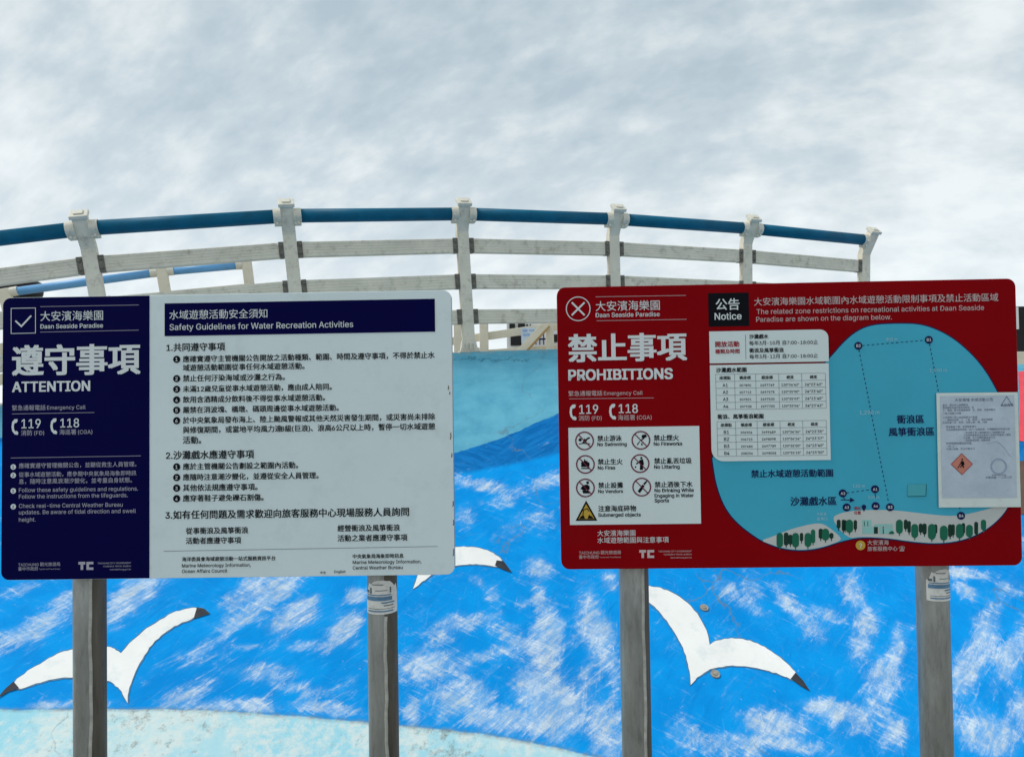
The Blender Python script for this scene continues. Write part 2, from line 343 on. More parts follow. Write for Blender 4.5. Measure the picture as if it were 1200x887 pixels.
    # white scuffs: dry brush strokes, dense where the mural is worn
    b1 = noise(3.2, 9, 0.72, 38, (1.5, 9.0), 0.6); b2 = noise(3.2, 9, 0.72, -30, (1.6, 11.0), 0.5); b3 = noise(3.2, 9, 0.72, 78, (1.8, 9.0), 0.5)
    sel = noise(1.7, 4, 0.6)
    brush = M_('MAXIMUM', M_('MULTIPLY', b1, mr(sel, 0.42, 0.52, 0.82, 1.0)), M_('MAXIMUM', M_('MULTIPLY', b2, mr(sel, 0.48, 0.58, 1.0, 0.82)), M_('MULTIPLY', b3, 0.92)))
    we = M_('ADD', attr('wear'), M_('MULTIPLY', M_('SUBTRACT', M_('ADD', M_('MULTIPLY', noise(4.5, 6, 0.65), 0.55), M_('MULTIPLY', noise(12, 6, 0.7, 30, (0.7, 2.0)), 0.45)), 0.5), 2.6))
    th = mr(we, -0.1, 0.80, 0.76, 0.38, 'LINEAR')
    v = M_('SUBTRACT', M_('ADD', brush, M_('MULTIPLY', M_('SUBTRACT', M_('ADD', M_('MULTIPLY', grain, 0.5), M_('MULTIPLY', fine, 0.5)), 0.5), 0.45)), th)
    hair = noise(2.6, 8, 0.78, 40, (2.2, 15.0), 1.2); hair2 = noise(2.6, 8, 0.78, -26, (2.2, 15.0), 1.2)
    hairs = M_('MULTIPLY', mr(M_('ADD', M_('MULTIPLY', hair, mr(sel, 0.50, 0.44)), M_('MULTIPLY', hair2, mr(sel, 0.44, 0.50))), 0.34, 0.58, 0.55, 1.0), mr(we, 0.9, 1.5, 1.0, 1.25))
    patchy = mr(noise(11, 8, 0.75, 33, (0.7, 2.2), 0.4), 0.36, 0.58, 0.25, 1.0)
    scuff = M_('MULTIPLY', M_('MULTIPLY', M_('MULTIPLY', mr(v, -0.08, 0.23, 0.0, 0.92), M_('MINIMUM', hairs, 1.0)), patchy), mr(attr('below_hill'), 0.0, 0.25, 0.12, 1.0))
    # everyday brushwork: thin pale and deep strokes over the whole sea
    pale = M_('MULTIPLY', mr(M_('ADD', brush, M_('MULTIPLY', we, 0.10)), 0.52, 0.78, 0.0, 0.36), mr(attr('below_crest'), 0.0, 0.15))
    c = mix(pale, c, (0.16, 0.46, 0.80))
    deep = M_('MULTIPLY', mr(noise(3.0, 8, 0.72, 52, (1.3, 8.0), 0.8), 0.54, 0.72, 0.0, 0.5), mr(attr('below_crest'), 0.0, 0.15)); c = mix(deep, c, (0.003, 0.19, 0.56))
    white = mix(mr(noise(7, 8, 0.7), 0.40, 0.62), (0.80, 0.84, 0.86), (0.56, 0.62, 0.66))
    c = mix(scuff, c, white)
    haze = mr(we, 0.1, 0.8, 0.0, 0.16); c = mix(M_('MULTIPLY', haze, mr(attr('below_crest'), 0.0, 0.25)), c, (0.42, 0.62, 0.76))
    c = mix(mr(M_('ADD', attr('below_shore'), M_('MULTIPLY', wob, 0.4)), -0.005, 0.005), c, shore)
    dirt = M_('MULTIPLY', mr(M_('ABSOLUTE', M_('ADD', attr('below_shore'), M_('MULTIPLY', wob, 0.4))), 0.0, 0.02, 1.0, 0.0), mr(grain, 0.4, 0.6, 0.1, 0.7)); c = mix(dirt, c, (0.16, 0.25, 0.31))
    # hairline cracks and specks
    vo = N('ShaderNodeTexVoronoi', feature='DISTANCE_TO_EDGE'); vo.inputs['Scale'].default_value = 0.75
    wv = N('ShaderNodeVectorMath', operation='ADD'); nz = N('ShaderNodeTexNoise'); nz.inputs['Scale'].default_value = 3; nz.inputs['Detail'].default_value = 8
    nt.links.new(uvn.outputs[0], nz.inputs['Vector']); nt.links.new(uvn.outputs[0], wv.inputs[0])
    sc = N('ShaderNodeVectorMath', operation='SCALE'); sc.inputs['Scale'].default_value = 0.5; nt.links.new(nz.outputs['Color'], sc.inputs[0]); nt.links.new(sc.outputs[0], wv.inputs[1])
    nt.links.new(wv.outputs[0], vo.inputs['Vector'])
    crack = M_('MULTIPLY', mr(vo.outputs['Distance'], 0.0, 0.006, 1.0, 0.0), M_('MULTIPLY', mr(big, 0.48, 0.62), 0.7)); c = mix(crack, c, (0.13, 0.20, 0.26))
    speck = M_('MULTIPLY', mr(noise(42, 3, 0.5), 0.70, 0.76), 0.5); c = mix(speck, c, (0.35, 0.42, 0.46))
    # crack and chipped plaster along the top edge
    sx_ = N('ShaderNodeSeparateXYZ'); nt.links.new(uvn.outputs[0], sx_.inputs[0]); vv_ = sx_.outputs[1]
    wave = M_('ADD', M_('MULTIPLY', M_('SUBTRACT', noise(3.2, 9, 0.72), 0.5), 0.42), M_('MULTIPLY', M_('SUBTRACT', noise(14, 6, 0.7), 0.5), 0.10))
    dcr = M_('ABSOLUTE', M_('SUBTRACT', M_('ADD', vv_, wave), 0.13))
    c = mix(M_('MULTIPLY', mr(dcr, 0.002, 0.011, 1.0, 0.0), mr(noise(2.0, 3), 0.40, 0.52, 0.15, 0.85)), c, (0.03, 0.13, 0.19))
    chip = M_('MULTIPLY', mr(vv_, 0.0, 0.09, 1.0, 0.0), mr(grain, 0.46, 0.60)); c = mix(M_('MULTIPLY', chip, 0.75), c, (0.26, 0.36, 0.38))
    nt.links.new(c, b.inputs['Base Color']); b.inputs['Roughness'].default_value = 0.8; b.inputs['Specular IOR Level'].default_value = 0.05
    bp = N('ShaderNodeBump'); bp.inputs['Strength'].default_value = 0.35; bp.inputs['Distance'].default_value = 0.006
    nt.links.new(M_('ADD', grain, M_('MULTIPLY', streak, 0.6)), bp.inputs['Height']); nt.links.new(bp.outputs[0], b.inputs['Normal'])
    return m
face.data.materials.append(mural_material())

def painted(name, pts, m, parent, off=0.004):
    """a painted shape lying on the wall face, outline given as surveyed points"""
    bm = bmesh.new(); q = [s_at(*p) for p in pts]
    f = bm.faces.new([bm.verts.new((a * SP, b * SLOPE, 0)) for a, b in q])
    bm.normal_update()
    if f.normal.z < 0: f.normal_flip()
    bmesh.ops.triangulate(bm, faces=[f], ngon_method='EAR_CLIP')
    for _ in range(3):
        ed = [e for e in bm.edges if e.calc_length() > 0.12]
        if ed: bmesh.ops.subdivide_edges(bm, edges=ed, cuts=1); bmesh.ops.triangulate(bm, faces=bm.faces[:])
    for v in bm.verts: v.co = S(v.co.x / SP, v.co.y / SLOPE, off) - wp
    bmesh.ops.recalc_face_normals(bm, faces=bm.faces)
    me = bpy.data.meshes.new(name); bm.to_mesh(me); bm.free(); me.materials.append(m)
    o = bpy.data.objects.new(name, me); col.objects.link(o); o.parent = parent; return o
def smooth_poly(pts, it=2, sharp=()):
    sh = set(sharp); P = [(p, p in sh) for p in pts]
    for _ in range(it):
        out = []
        for i, (p, s) in enumerate(P):
            a, b = P[i - 1][0], P[(i + 1) % len(P)][0]
            if s: out.append((p, True))
            else:
                out.append((((a[0] + 3 * p[0]) / 4, (a[1] + 3 * p[1]) / 4), False)); out.append((((b[0] + 3 * p[0]) / 4, (b[1] + 3 * p[1]) / 4), False))
        P = out
    return [p for p, s in P]
def grow(pts, d):
    c = []; n = len(pts); A = sum(pts[i][0] * pts[(i + 1) % n][1] - pts[(i + 1) % n][0] * pts[i][1] for i in range(n)); sg = 1 if A > 0 else -1
    for i in range(n):
        a, b, e = pts[i - 1], pts[i], pts[(i + 1) % n]
        tx, ty = e[0] - a[0], e[1] - a[1]; L = math.hypot(tx, ty) or 1
        c.append((b[0] + sg * ty / L * d, b[1] - sg * tx / L * d))
    return c
def gull(label, white, tips, sharp):
    rj = random.Random(len(white)); w_ = [(x + rj.uniform(-.55, .55), y + rj.uniform(-.55, .55)) for x, y in smooth_poly(white, 2, sharp)]
    g_ = painted('painted_gull', w_, MT['gull_white'], wall, 0.0035); g_['label'] = label
    for tp in tips: painted('wing_tip', tp, MT['gull_black'], g_, 0.005)
    painted('painted_outline', [(x + rj.uniform(-.5, .5), y + rj.uniform(-.5, .5)) for x, y in grow(w_, 1.1)], MT['gull_line'], g_, 0.002)
gull('white painted gull below the blue sign', [(15,800),(30,788),(50,776),(70,765.5),(85,760.5),(110,757),(127,758),(136,761),(142,765),(150,756),(165,742),(185,728),(205,717),(220,713),(234,712.5),(240,714),(232,723),(210,731),(195,740),(180,753),(168,770),(158,790),(151,808),(149.5,824),(144,812),(135,802),(125,797),(105,794),(85,793.5),(60,796),(40,802),(18,810)],
     [[(-4,820),(6,808),(16,799),(19,802),(23,807),(10,811)], [(231,712),(240,714),(246.5,719.5),(238,722),(227,725.5),(229,719)]], [(142,765), (149.5,824)])
gull('white painted gull below the red sign', [(738,692),(750,686),(761,687),(775,689),(795,698),(812,712),(824,730),(830,745),(831.5,756),(838,751),(855,748),(872,749),(890,755),(905,764),(920,775),(934,790),(938,800),(927,796),(915,791),(900,786),(880,782),(860,780),(845,781.5),(830,785),(818,793),(809,803),(808,785),(803,766),(795,748),(783,730),(770,714),(761,706),(748,698)],
     [[(932,788.5),(941,798),(949,810.5),(938,804),(926.5,795.5)]], [(831.5,756), (809,803)])
gull('white painted gull half hidden behind the blue sign', [(470,655),(490,640),(515,643),(533,641),(550,641),(570,644),(583,651),(590,659),(586,664),(577,664),(560,661.5),(545,662),(530,664),(515,668),(504,675),(494,683),(484,690),(489,676),(494,662),(480,660)],
     [[(582,657),(590,658),(600,671.5),(590,668),(580,663)]], [(484,690)])
pr = painted('painted_boat', [(1193,436),(1235,430),(1290,440),(1300,510),(1240,524),(1194,517)], MT['mural_red'], wall, 0.004); pr['label'] = 'red painted shape at the right end of the mural'
painted('painted_rock', [(1194,541),(1230,535),(1290,550),(1310,600),(1240,612),(1193,602)], MT['mural_brown'], wall, 0.004)
for (px, py) in ((825, 712.5), (838, 790)):
    n, t = s_at(px, py); a = MB(); p0, p1 = S(n, t, 0.001) - wp, S(n, t, 0.007) - wp
    a.tube(p0, p1, 0.021, 16); a.tube(p1, p1 + (p1 - p0) * 0.5, 0.010, 6)
    a.build('anchor_bolt', MT['bolt'], wall)
# ramp deck behind the mural
def strip(o0, z0, o1, z1, k=40):
    m = MB(); 
    A = [LP(N0 + (N1 - N0) * i / k, o0, 0) for i in range(k + 1)]; B = [LP(N0 + (N1 - N0) * i / k, o1, 0) for i in range(k + 1)]
    top = [[a + Vector((0, 0, z0)), b + Vector((0, 0, z1))] for a, b in zip(A, B)]; return top
k = 60; dv = []; df = []
for i in range(k + 1):
    n = N0 + (N1 - N0) * i / k; a = LP(n, -0.02, HB - 0.004); b = LP(n, -2.75, HB - 0.004)
    dv += [a - wp, b - wp, Vector((b.x, b.y, 0)) - wp, Vector((a.x, a.y, 0)) - wp]
for i in range(k):
    for j in range(4): df.append((i * 4 + j, i * 4 + (j + 1) % 4, (i + 1) * 4 + (j + 1) % 4, (i + 1) * 4 + j))
df += [(3, 2, 1, 0), tuple(k * 4 + j for j in range(4))]
mesh_obj('ramp_deck', dv, df, MT['concrete'], wall)

# ------------------------------------------------------------------ near railing
def profile_rail(pa, pb, B, O, hh, hd):
    """box rail with shallow grooves along its front"""
    prof = [(-hd, -hh), (hd - .004, -hh), (hd, -hh + .004)]
    for g_ in (-0.55, -0.18, 0.18, 0.55):
        y = g_ * hh; prof += [(hd, y - .004), (hd - .0025, y - .0015), (hd - .0025, y + .0015), (hd, y + .004)]
    prof += [(hd, hh - .004), (hd - .004, hh), (-hd, hh)]
    return [[p + O * a + B * b for a, b in prof] for p in (pa, pb)]
OB = -0.08
def railing_post(n, parent, base, mcream, hi=0.0):
    P, T, O, B = frame(n)
    L = lambda o, h, a=0: P + T * a + O * o + B * h - base
    m = MB(); hw, hd = 0.0475, 0.034
    path = [(OB, HB + 0.004), (OB, -0.125), (OB + 0.012, -0.095), (0.034, 0.072)]
    dirs = [Vector((0, 1)), Vector((0.15, 1)).normalized(), Vector((0.5, 1)).normalized(), Vector((0.65, 1)).normalized()]
    rings = []
    for (o, h), d in zip(path, dirs):
        nx = (d.y, -d.x)     # outward across the bar
        rings.append([L(o + nx[0] * s * hd, h + nx[1] * s * hd, a * hw) for s, a in ((1, -1), (1, 1), (-1, 1), (-1, -1))])
    post = m.sweep(rings).build('post', mcream, parent, bevel=0.006)
    c = MB(); d = Vector((0.85, 1)).normalized(); A = B * d.y + O * d.x; Q = O * d.y - B * d.x
    c.box(L(0.041, 0.084), T * 0.057, Q * 0.05, A * 0.014); c.box(L(0.053, 0.098), T * 0.03, Q * 0.026, A * 0.005)
    c.build('post_cap', MT['cap'], post, bevel=0.006)
    s = MB(); b0 = [L(OB + y, HB + 0.001, x) for x, y in ((-.078, -.06), (.078, -.06), (.078, .06), (-.078, .06))]; b1 = [L(OB + y, HB + 0.016, x) for x, y in ((-.078, -.06), (.078, -.06), (.078, .06), (-.078, .06))]
    s.sweep([b0, b1])
    b2 = [L(OB + y, HB + 0.016, x) for x, y in ((-.064, -.05), (.064, -.05), (.064, .05), (-.064, .05))]; b3 = [L(OB + y, HB + 0.10, x) for x, y in ((-.05, -.037), (.05, -.037), (.05, .037), (-.05, .037))]
    s.sweep([b2, b3])
    for x in (-.032, 0.0, .032): s.box(L(OB + .05, HB + .045, x), T * .006, O * .012, B * .028)
    for x in (-.066, .066): s.tube(L(OB + .045, HB + .016, x), L(OB + .045, HB + .034, x), .01, 8)
    s.build('post_shoe', MT['cap'], post, bevel=0.003)
    for h in (-0.235, -0.52, -0.80):
        for sg in ((-1, 1) if n < 5 else (-1,)):
            b = MB(); b.box(L(OB, h, sg * 0.0665), T * 0.018, O * 0.034, B * 0.058)
            for y in (-.031, .031):
                b.tube(L(OB + .033, h + y, sg * .0665), L(OB + .047, h + y, sg * .0665), .0105, 8)
                b.tube(L(OB + .0, h + y, sg * .074), L(OB + .0, h + y, sg * .09), .009, 8)
            b.build('rail_bracket', MT['bracket'], post, bevel=0.003)
    for sg in ((-1, 1) if n < 5 else (-1,)):
        b = MB(); b.tube(L(0, 0.0, sg * 0.044), L(0, 0.0, sg * 0.098), .0535, 22); b.box(L(-0.015, -0.05, sg * 0.07), T * 0.024, O * 0.03, B * 0.016)
        b.tube(L(0.03, -0.05, sg * 0.075), L(0.03, -0.066, sg * 0.075), .008, 8); b.tube(L(0.05, -0.02, sg * 0.075), L(0.064, -0.024, sg * 0.075), .008, 8)
        b.build('handrail_socket', MT['cap'], post)
    return post
rl_base = LP(2, 0, HB)
rail = thing('ramp_railing', 'cream metal railing with dark blue handrail arching above the painted wall', 'railing', rl_base)
for n in range(-1, 6): railing_post(n, rail, rl_base, MT['cream'])
for n in range(-1, 5):
    Pa, Ta, Oa, Ba = frame(n); Pb, Tb, Ob, Bb = frame(n + 1); T = (Pb - Pa).normalized()
    # handrail: a slightly rounded tube running from socket to socket
    m = MB(); rings = []
    for p in (Pa + T * 0.08, Pb - T * 0.08):
        rings.append([p + Oa * (0.05 * math.cos(2 * math.pi * k / 24)) + Ba * (0.05 * math.sin(2 * math.pi * k / 24)) - rl_base for k in range(24)])
    m.sweep(rings).build('handrail', MT['blue_rail'], rail, smooth=True)
    for h in (-0.235, -0.52, -0.80):
        pa, pb = Pa + Oa * OB + Ba * h, Pb + Ob * OB + Bb * h
        tt = (pb - pa).normalized()
        m = MB(); m.sweep(profile_rail(pa + tt * 0.084 - rl_base, pb - tt * 0.084 - rl_base, Ba, Oa, 0.056, 0.026)).build('rail', MT['cream'], rail)

# ------------------------------------------------------------------ far railing on the other side of the ramp (left)
FO = -2.45
fb = LP(0.0, FO, HB)
far = thing('ramp_railing', 'pale cream railing with light blue handrail on the far side of the ramp', 'railing', fb)
def n_at(px, o, h=0.0):
    n = 1.0
    for _ in range(40):
        x = pix(LP(n, o, h))[0]; x2 = pix(LP(n + 1e-3, o, h))[0]; n += (px - x) / ((x2 - x) / 1e-3)
    return n
FZ = 0.118
fposts = [n_at(-170, FO), n_at(9, FO), n_at(192, FO), n_at(291, FO)]
def FP(n, h): return LP(n, FO, h + FZ) - fb
for i, n in enumerate(fposts):
    P, T, O, B = frame(n)
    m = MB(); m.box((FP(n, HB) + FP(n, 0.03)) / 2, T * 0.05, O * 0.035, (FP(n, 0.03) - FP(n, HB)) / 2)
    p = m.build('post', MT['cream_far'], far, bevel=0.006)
    for sg in (-1, 1):
        if i == 3 and sg == 1: continue
        b = MB(); b.tube(FP(n, -.01) + T * sg * .045, FP(n, -.01) + T * sg * .11, .045, 16); b.build('handrail_socket', MT['cap'], p)
for a, b_ in zip(fposts[:-1], fposts[1:]):
    t = (FP(b_, 0) - FP(a, 0)).normalized(); O, B = frame(a)[2], frame(a)[3]
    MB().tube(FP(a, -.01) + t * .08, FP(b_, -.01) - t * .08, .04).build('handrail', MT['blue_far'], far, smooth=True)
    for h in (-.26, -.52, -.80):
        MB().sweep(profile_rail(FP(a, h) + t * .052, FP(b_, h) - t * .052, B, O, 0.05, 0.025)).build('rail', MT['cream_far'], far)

# ------------------------------------------------------------------ things beyond the ramp, seen through the railing
def at(px, py, Y):
    r = ray(px, py); return EYE + r * (Y / r.y)
# low timber fence with a leaning brace
YF = 9.0
tfb = at(590, 455, YF); tfb = Vector((tfb.x, YF, 0))
tf = thing('timber_fence', 'pale cream timber fence far behind the ramp between the two signs', 'fence', tfb)
for px, wd in ((536, .09), (567, .11), (644, .10), (690, .1), (500, .09)):
    p = at(px, 379, YF + (0.02 if px == 567 else 0)); MB().box(Vector((p.x, p.y, p.z / 2)) - tfb, (wd / 2, 0, 0), (0, .045, 0), (0, 0, p.z / 2)).build('fence_post', MT['cream_far'], tf, bevel=.006)
for (a, b_) in (((495, 405), (640, 384)), ((495, 420), (720, 404)), ((640, 384), (720, 375))):
    pa, pb = at(*a, YF + .08), at(*b_, YF + .08); d = (pb - pa)
    MB().box((pa + pb) / 2 - tfb, d / 2, (0, .02, 0), (0, 0, .05)).build('fence_rail', MT['cream_far'], tf, bevel=.004)
pa, pb = at(606, 416, YF - .09), at(640, 379, YF - .09); d = (pb - pa); u = d.normalized(); n_ = Vector((0, 1, 0)).cross(u)
MB().box((pa + pb) / 2 - tfb, d / 2, (0, .022, 0), n_ * .045).build('brace', MT['cream_far'], tf, bevel=.004)
low_ = n_ if n_.z < 0 else -n_
MB().box((pa + pb) / 2 - tfb + low_ * .058 - Vector((0, .004, 0)), d / 2, (0, .026, 0), n_ * .0125).build('brace_edge', MT['timber'], tf)
p0, p1 = at(611, 402, YF - .04), at(628, 384, YF - .04)
po = MB().box((p0 + p1) / 2, ((p1.x - p0.x) / 2, 0, 0), (0, .012, 0), (0, 0, (p1.z - p0.z) / 2)).build('poster_board', MT['poster'], None)
po['label'] = 'pale blue poster board on the timber fence beside its diagonal brace'; po['category'] = 'poster'
pm = MB()
for (a, b_, c_, d_) in ((612.5, 389, 618, 386), (620, 388, 626, 386), (613, 394, 621, 391), (622, 400, 627, 397)):
    q0, q1 = at(a, b_, YF - .054), at(c_, d_, YF - .054); pm.box((q0 + q1) / 2, ((q1.x - q0.x) / 2, 0, 0), (0, .001, 0), (0, 0, (q1.z - q0.z) / 2))
pm.build('poster_print', MT['poster_blue'], po)
# white low building far behind with dark windows
YB = 26.0
bb = at(640, 455, YB); bb = Vector((bb.x, YB, 0))
bl = thing('beach_building', 'low white building with dark windows far behind the ramp between the signs', 'building', bb)
zt = at(620, 378, YB).z; x0, x1 = at(594, 400, YB).x, at(720, 400, YB).x
MB().box(Vector(((x0 + x1) / 2, YB + 3, zt / 2)) - bb, ((x1 - x0) / 2, 0, 0), (0, 3, 0), (0, 0, zt / 2)).build('wall', MT['house_white'], bl)
def win(px0, py0, px1, py1, Y, base, par, bars=0):
    a, b_ = at(px0, py1, Y), at(px1, py0, Y)
    f = MB().box((a + b_) / 2 - base, ((b_.x - a.x) / 2, 0, 0), (0, .05, 0), (0, 0, (b_.z - a.z) / 2)).build('window', MT['dark'], par)
    if bars:
        m = MB(); 
        for i in range(1, bars + 1):
            x = a.x + (b_.x - a.x) * i / (bars + 1); m.box(Vector((x, Y - .07, (a.z + b_.z) / 2)) - base, (.03, 0, 0), (0, .02, 0), (0, 0, (b_.z - a.z) / 2))
        m.build('window_bar', MT['house_white'], f)
for r_ in ((597, 379, 603.5, 386.5), (607, 379, 615, 385), (598.5, 393.5, 611, 405), (617, 380, 618.5, 385), (621, 380, 622, 385), (649, 392, 653, 401), (648, 409.5, 653, 413), (632, 410.5, 638, 413)):
    win(*r_, YB - .04, bb, bl)
gm = MB()
for px in (628, 632.5, 637, 641.5):
    a = at(px, 386, YB - .3); b_ = at(px, 404, YB - .3); gm.box((a + b_) / 2 - bb, (.018, 0, 0), (0, .018, 0), (0, 0, (a.z - b_.z) / 2))
for py in (397.5,):
    a = at(626, py, YB - .3); b_ = at(644, py - .3, YB - .3); gm.box((a + b_) / 2 - bb, (b_ - a) / 2, (0, .016, 0), (0, 0, .03))
gm.build('window_grille', MT['ink_navy'], bl)
# dark kiosk at the far right
YK = 16.0
kb = at(1230, 455, YK); kb = Vector((kb.x, YK, 0))
kk = thing('kiosk', 'black fronted kiosk on a pale base at the right edge beyond the red sign', 'kiosk', kb)
a, b_ = at(1192.5, 412, YK), at(1330, 357, YK)
MB().box(Vector(((a.x + b_.x) / 2, YK + 1.2, (a.z + b_.z) / 2)) - kb, ((b_.x - a.x) / 2, 0, 0), (0, 1.2, 0), (0, 0, (b_.z - a.z) / 2)).build('dark_front', MT['dark'], kk, bevel=.01)
MB().box(Vector(((a.x + b_.x) / 2 - .06, YK + 1.2, a.z / 2 - .002)) - kb, ((b_.x - a.x) / 2 + .06, 0, 0), (0, 1.25, 0), (0, 0, a.z / 2 - .002)).build('kiosk_base', MT['cream_far'], kk, bevel=.01)
m = MB()
for y0, y1 in ((360, 386),):
    q0, q1 = at(1189.5, y1, YK - .02), at(1192.3, y0, YK - .02); m.box((q0 + q1) / 2 - kb, ((q1.x - q0.x) / 2, 0, 0), (0, .03, 0), (0, 0, (q1.z - q0.z) / 2))
m.build('white_edge_marker', MT['house_white'], kk)
# street lamp with a black flat head seen under the blue handrail at the left
YL = 11.0
lc = at(22, 340, YL); lb = Vector((lc.x - .15, YL, 0))
lamp = thing('street_lamp', 'black rounded lamp head behind the far railing at the left edge', 'street lamp', lb)
hm = MB(); rings = []
for zz_, s_ in ((-.155, .72), (-.13, .9), (-.05, .99), (.06, 1.0), (.12, .93), (.15, .75)):
    rings.append([Vector((.31 * s_ * math.copysign(abs(math.cos(t_)) ** .6, math.cos(t_)), .25 * s_ * math.copysign(abs(math.sin(t_)) ** .6, math.sin(t_)), zz_)) + lc - lb for t_ in [2 * math.pi * k / 28 for k in range(28)]])
hm.sweep(rings).build('lamp_head', MT['dark'], lamp, smooth=True)
MB().tube(Vector((0, 0, 0)), lc - lb + Vector((0, 0, -.15)), .06).build('pole', MT['dark'], lamp, smooth=True)

# ------------------------------------------------------------------ lettering: all text curves are turned into meshes in one go
TXT = {}
try:                                                   # a grotesque that ships with Blender, for the Latin lines; Chinese lines use the built-in font and its CJK fallback
    import os
    FONT = bpy.data.fonts.load(os.path.join(bpy.utils.resource_path('LOCAL'), 'datafiles', 'fonts', 'Inter.woff2'))
except Exception:
    FONT = None
def runs(body):
    out = []
    for ch in body:
        lat = ord(ch) < 0x2000
        if out and out[-1][0] == lat: out[-1][1] += ch
        else: out.append([lat, ch])
    return out
def want(body, bold, res=2):
    for lat, b in runs(body):
        if b.strip(): TXT.setdefault((b, 0.0, res), None)
def compose(body, res):
    """one line from its Latin and Chinese runs"""
    V_, F_, x = [], [], 0.0
    rr = runs(body)
    for lat, b in rr:
        if not b.strip(): x += .3; continue
        v, f = TXT[(b, 0.0, res)]
        if lat and len(rr) > 1: v = [(p[0] * 1.32, p[1] * 1.32) for p in v]
        lo = min(p[0] for p in v); hi = max(p[0] for p in v); k = len(V_)
        if lat and len(rr) > 1: sh = x + .07 + (.25 if b[0] == ' ' else 0) - lo; nx = x + .14 + hi - lo + (.25 if b[0] == ' ' else 0) + (.22 if b[-1] == ' ' else 0)
        else: sh = x; nx = x + len(b) * .985
        V_ += [(p[0] + sh, p[1]) for p in v]; F_ += [tuple(i + k for i in q) for q in f]; x = nx
    return V_, F_
def realise():
    tmp = []
    for key in TXT:
        if TXT[key] is not None: continue
        c = bpy.data.curves.new('text', 'FONT'); c.body = key[0]; 
        if FONT and all(ord(ch) < 0x2000 for ch in key[0]): c.font = FONT
        c.resolution_u = 3 if key[2] == 2 else key[2]; c.offset = key[1]; c.size = 1; c.dimensions = '2D'; c.fill_mode = 'FRONT'
        o = bpy.data.objects.new('text', c); col.objects.link(o); tmp.append((key, o, c))
    dg = bpy.context.evaluated_depsgraph_get(); dg.update()
    for key, o, c in tmp:
        e = o.evaluated_get(dg); me = e.to_mesh()
        TXT[key] = ([(v.co.x, v.co.y) for v in me.vertices], [tuple(p.vertices) for p in me.polygons]); e.to_mesh_clear()
    for key, o, c in tmp: bpy.data.objects.remove(o); bpy.data.curves.remove(c)

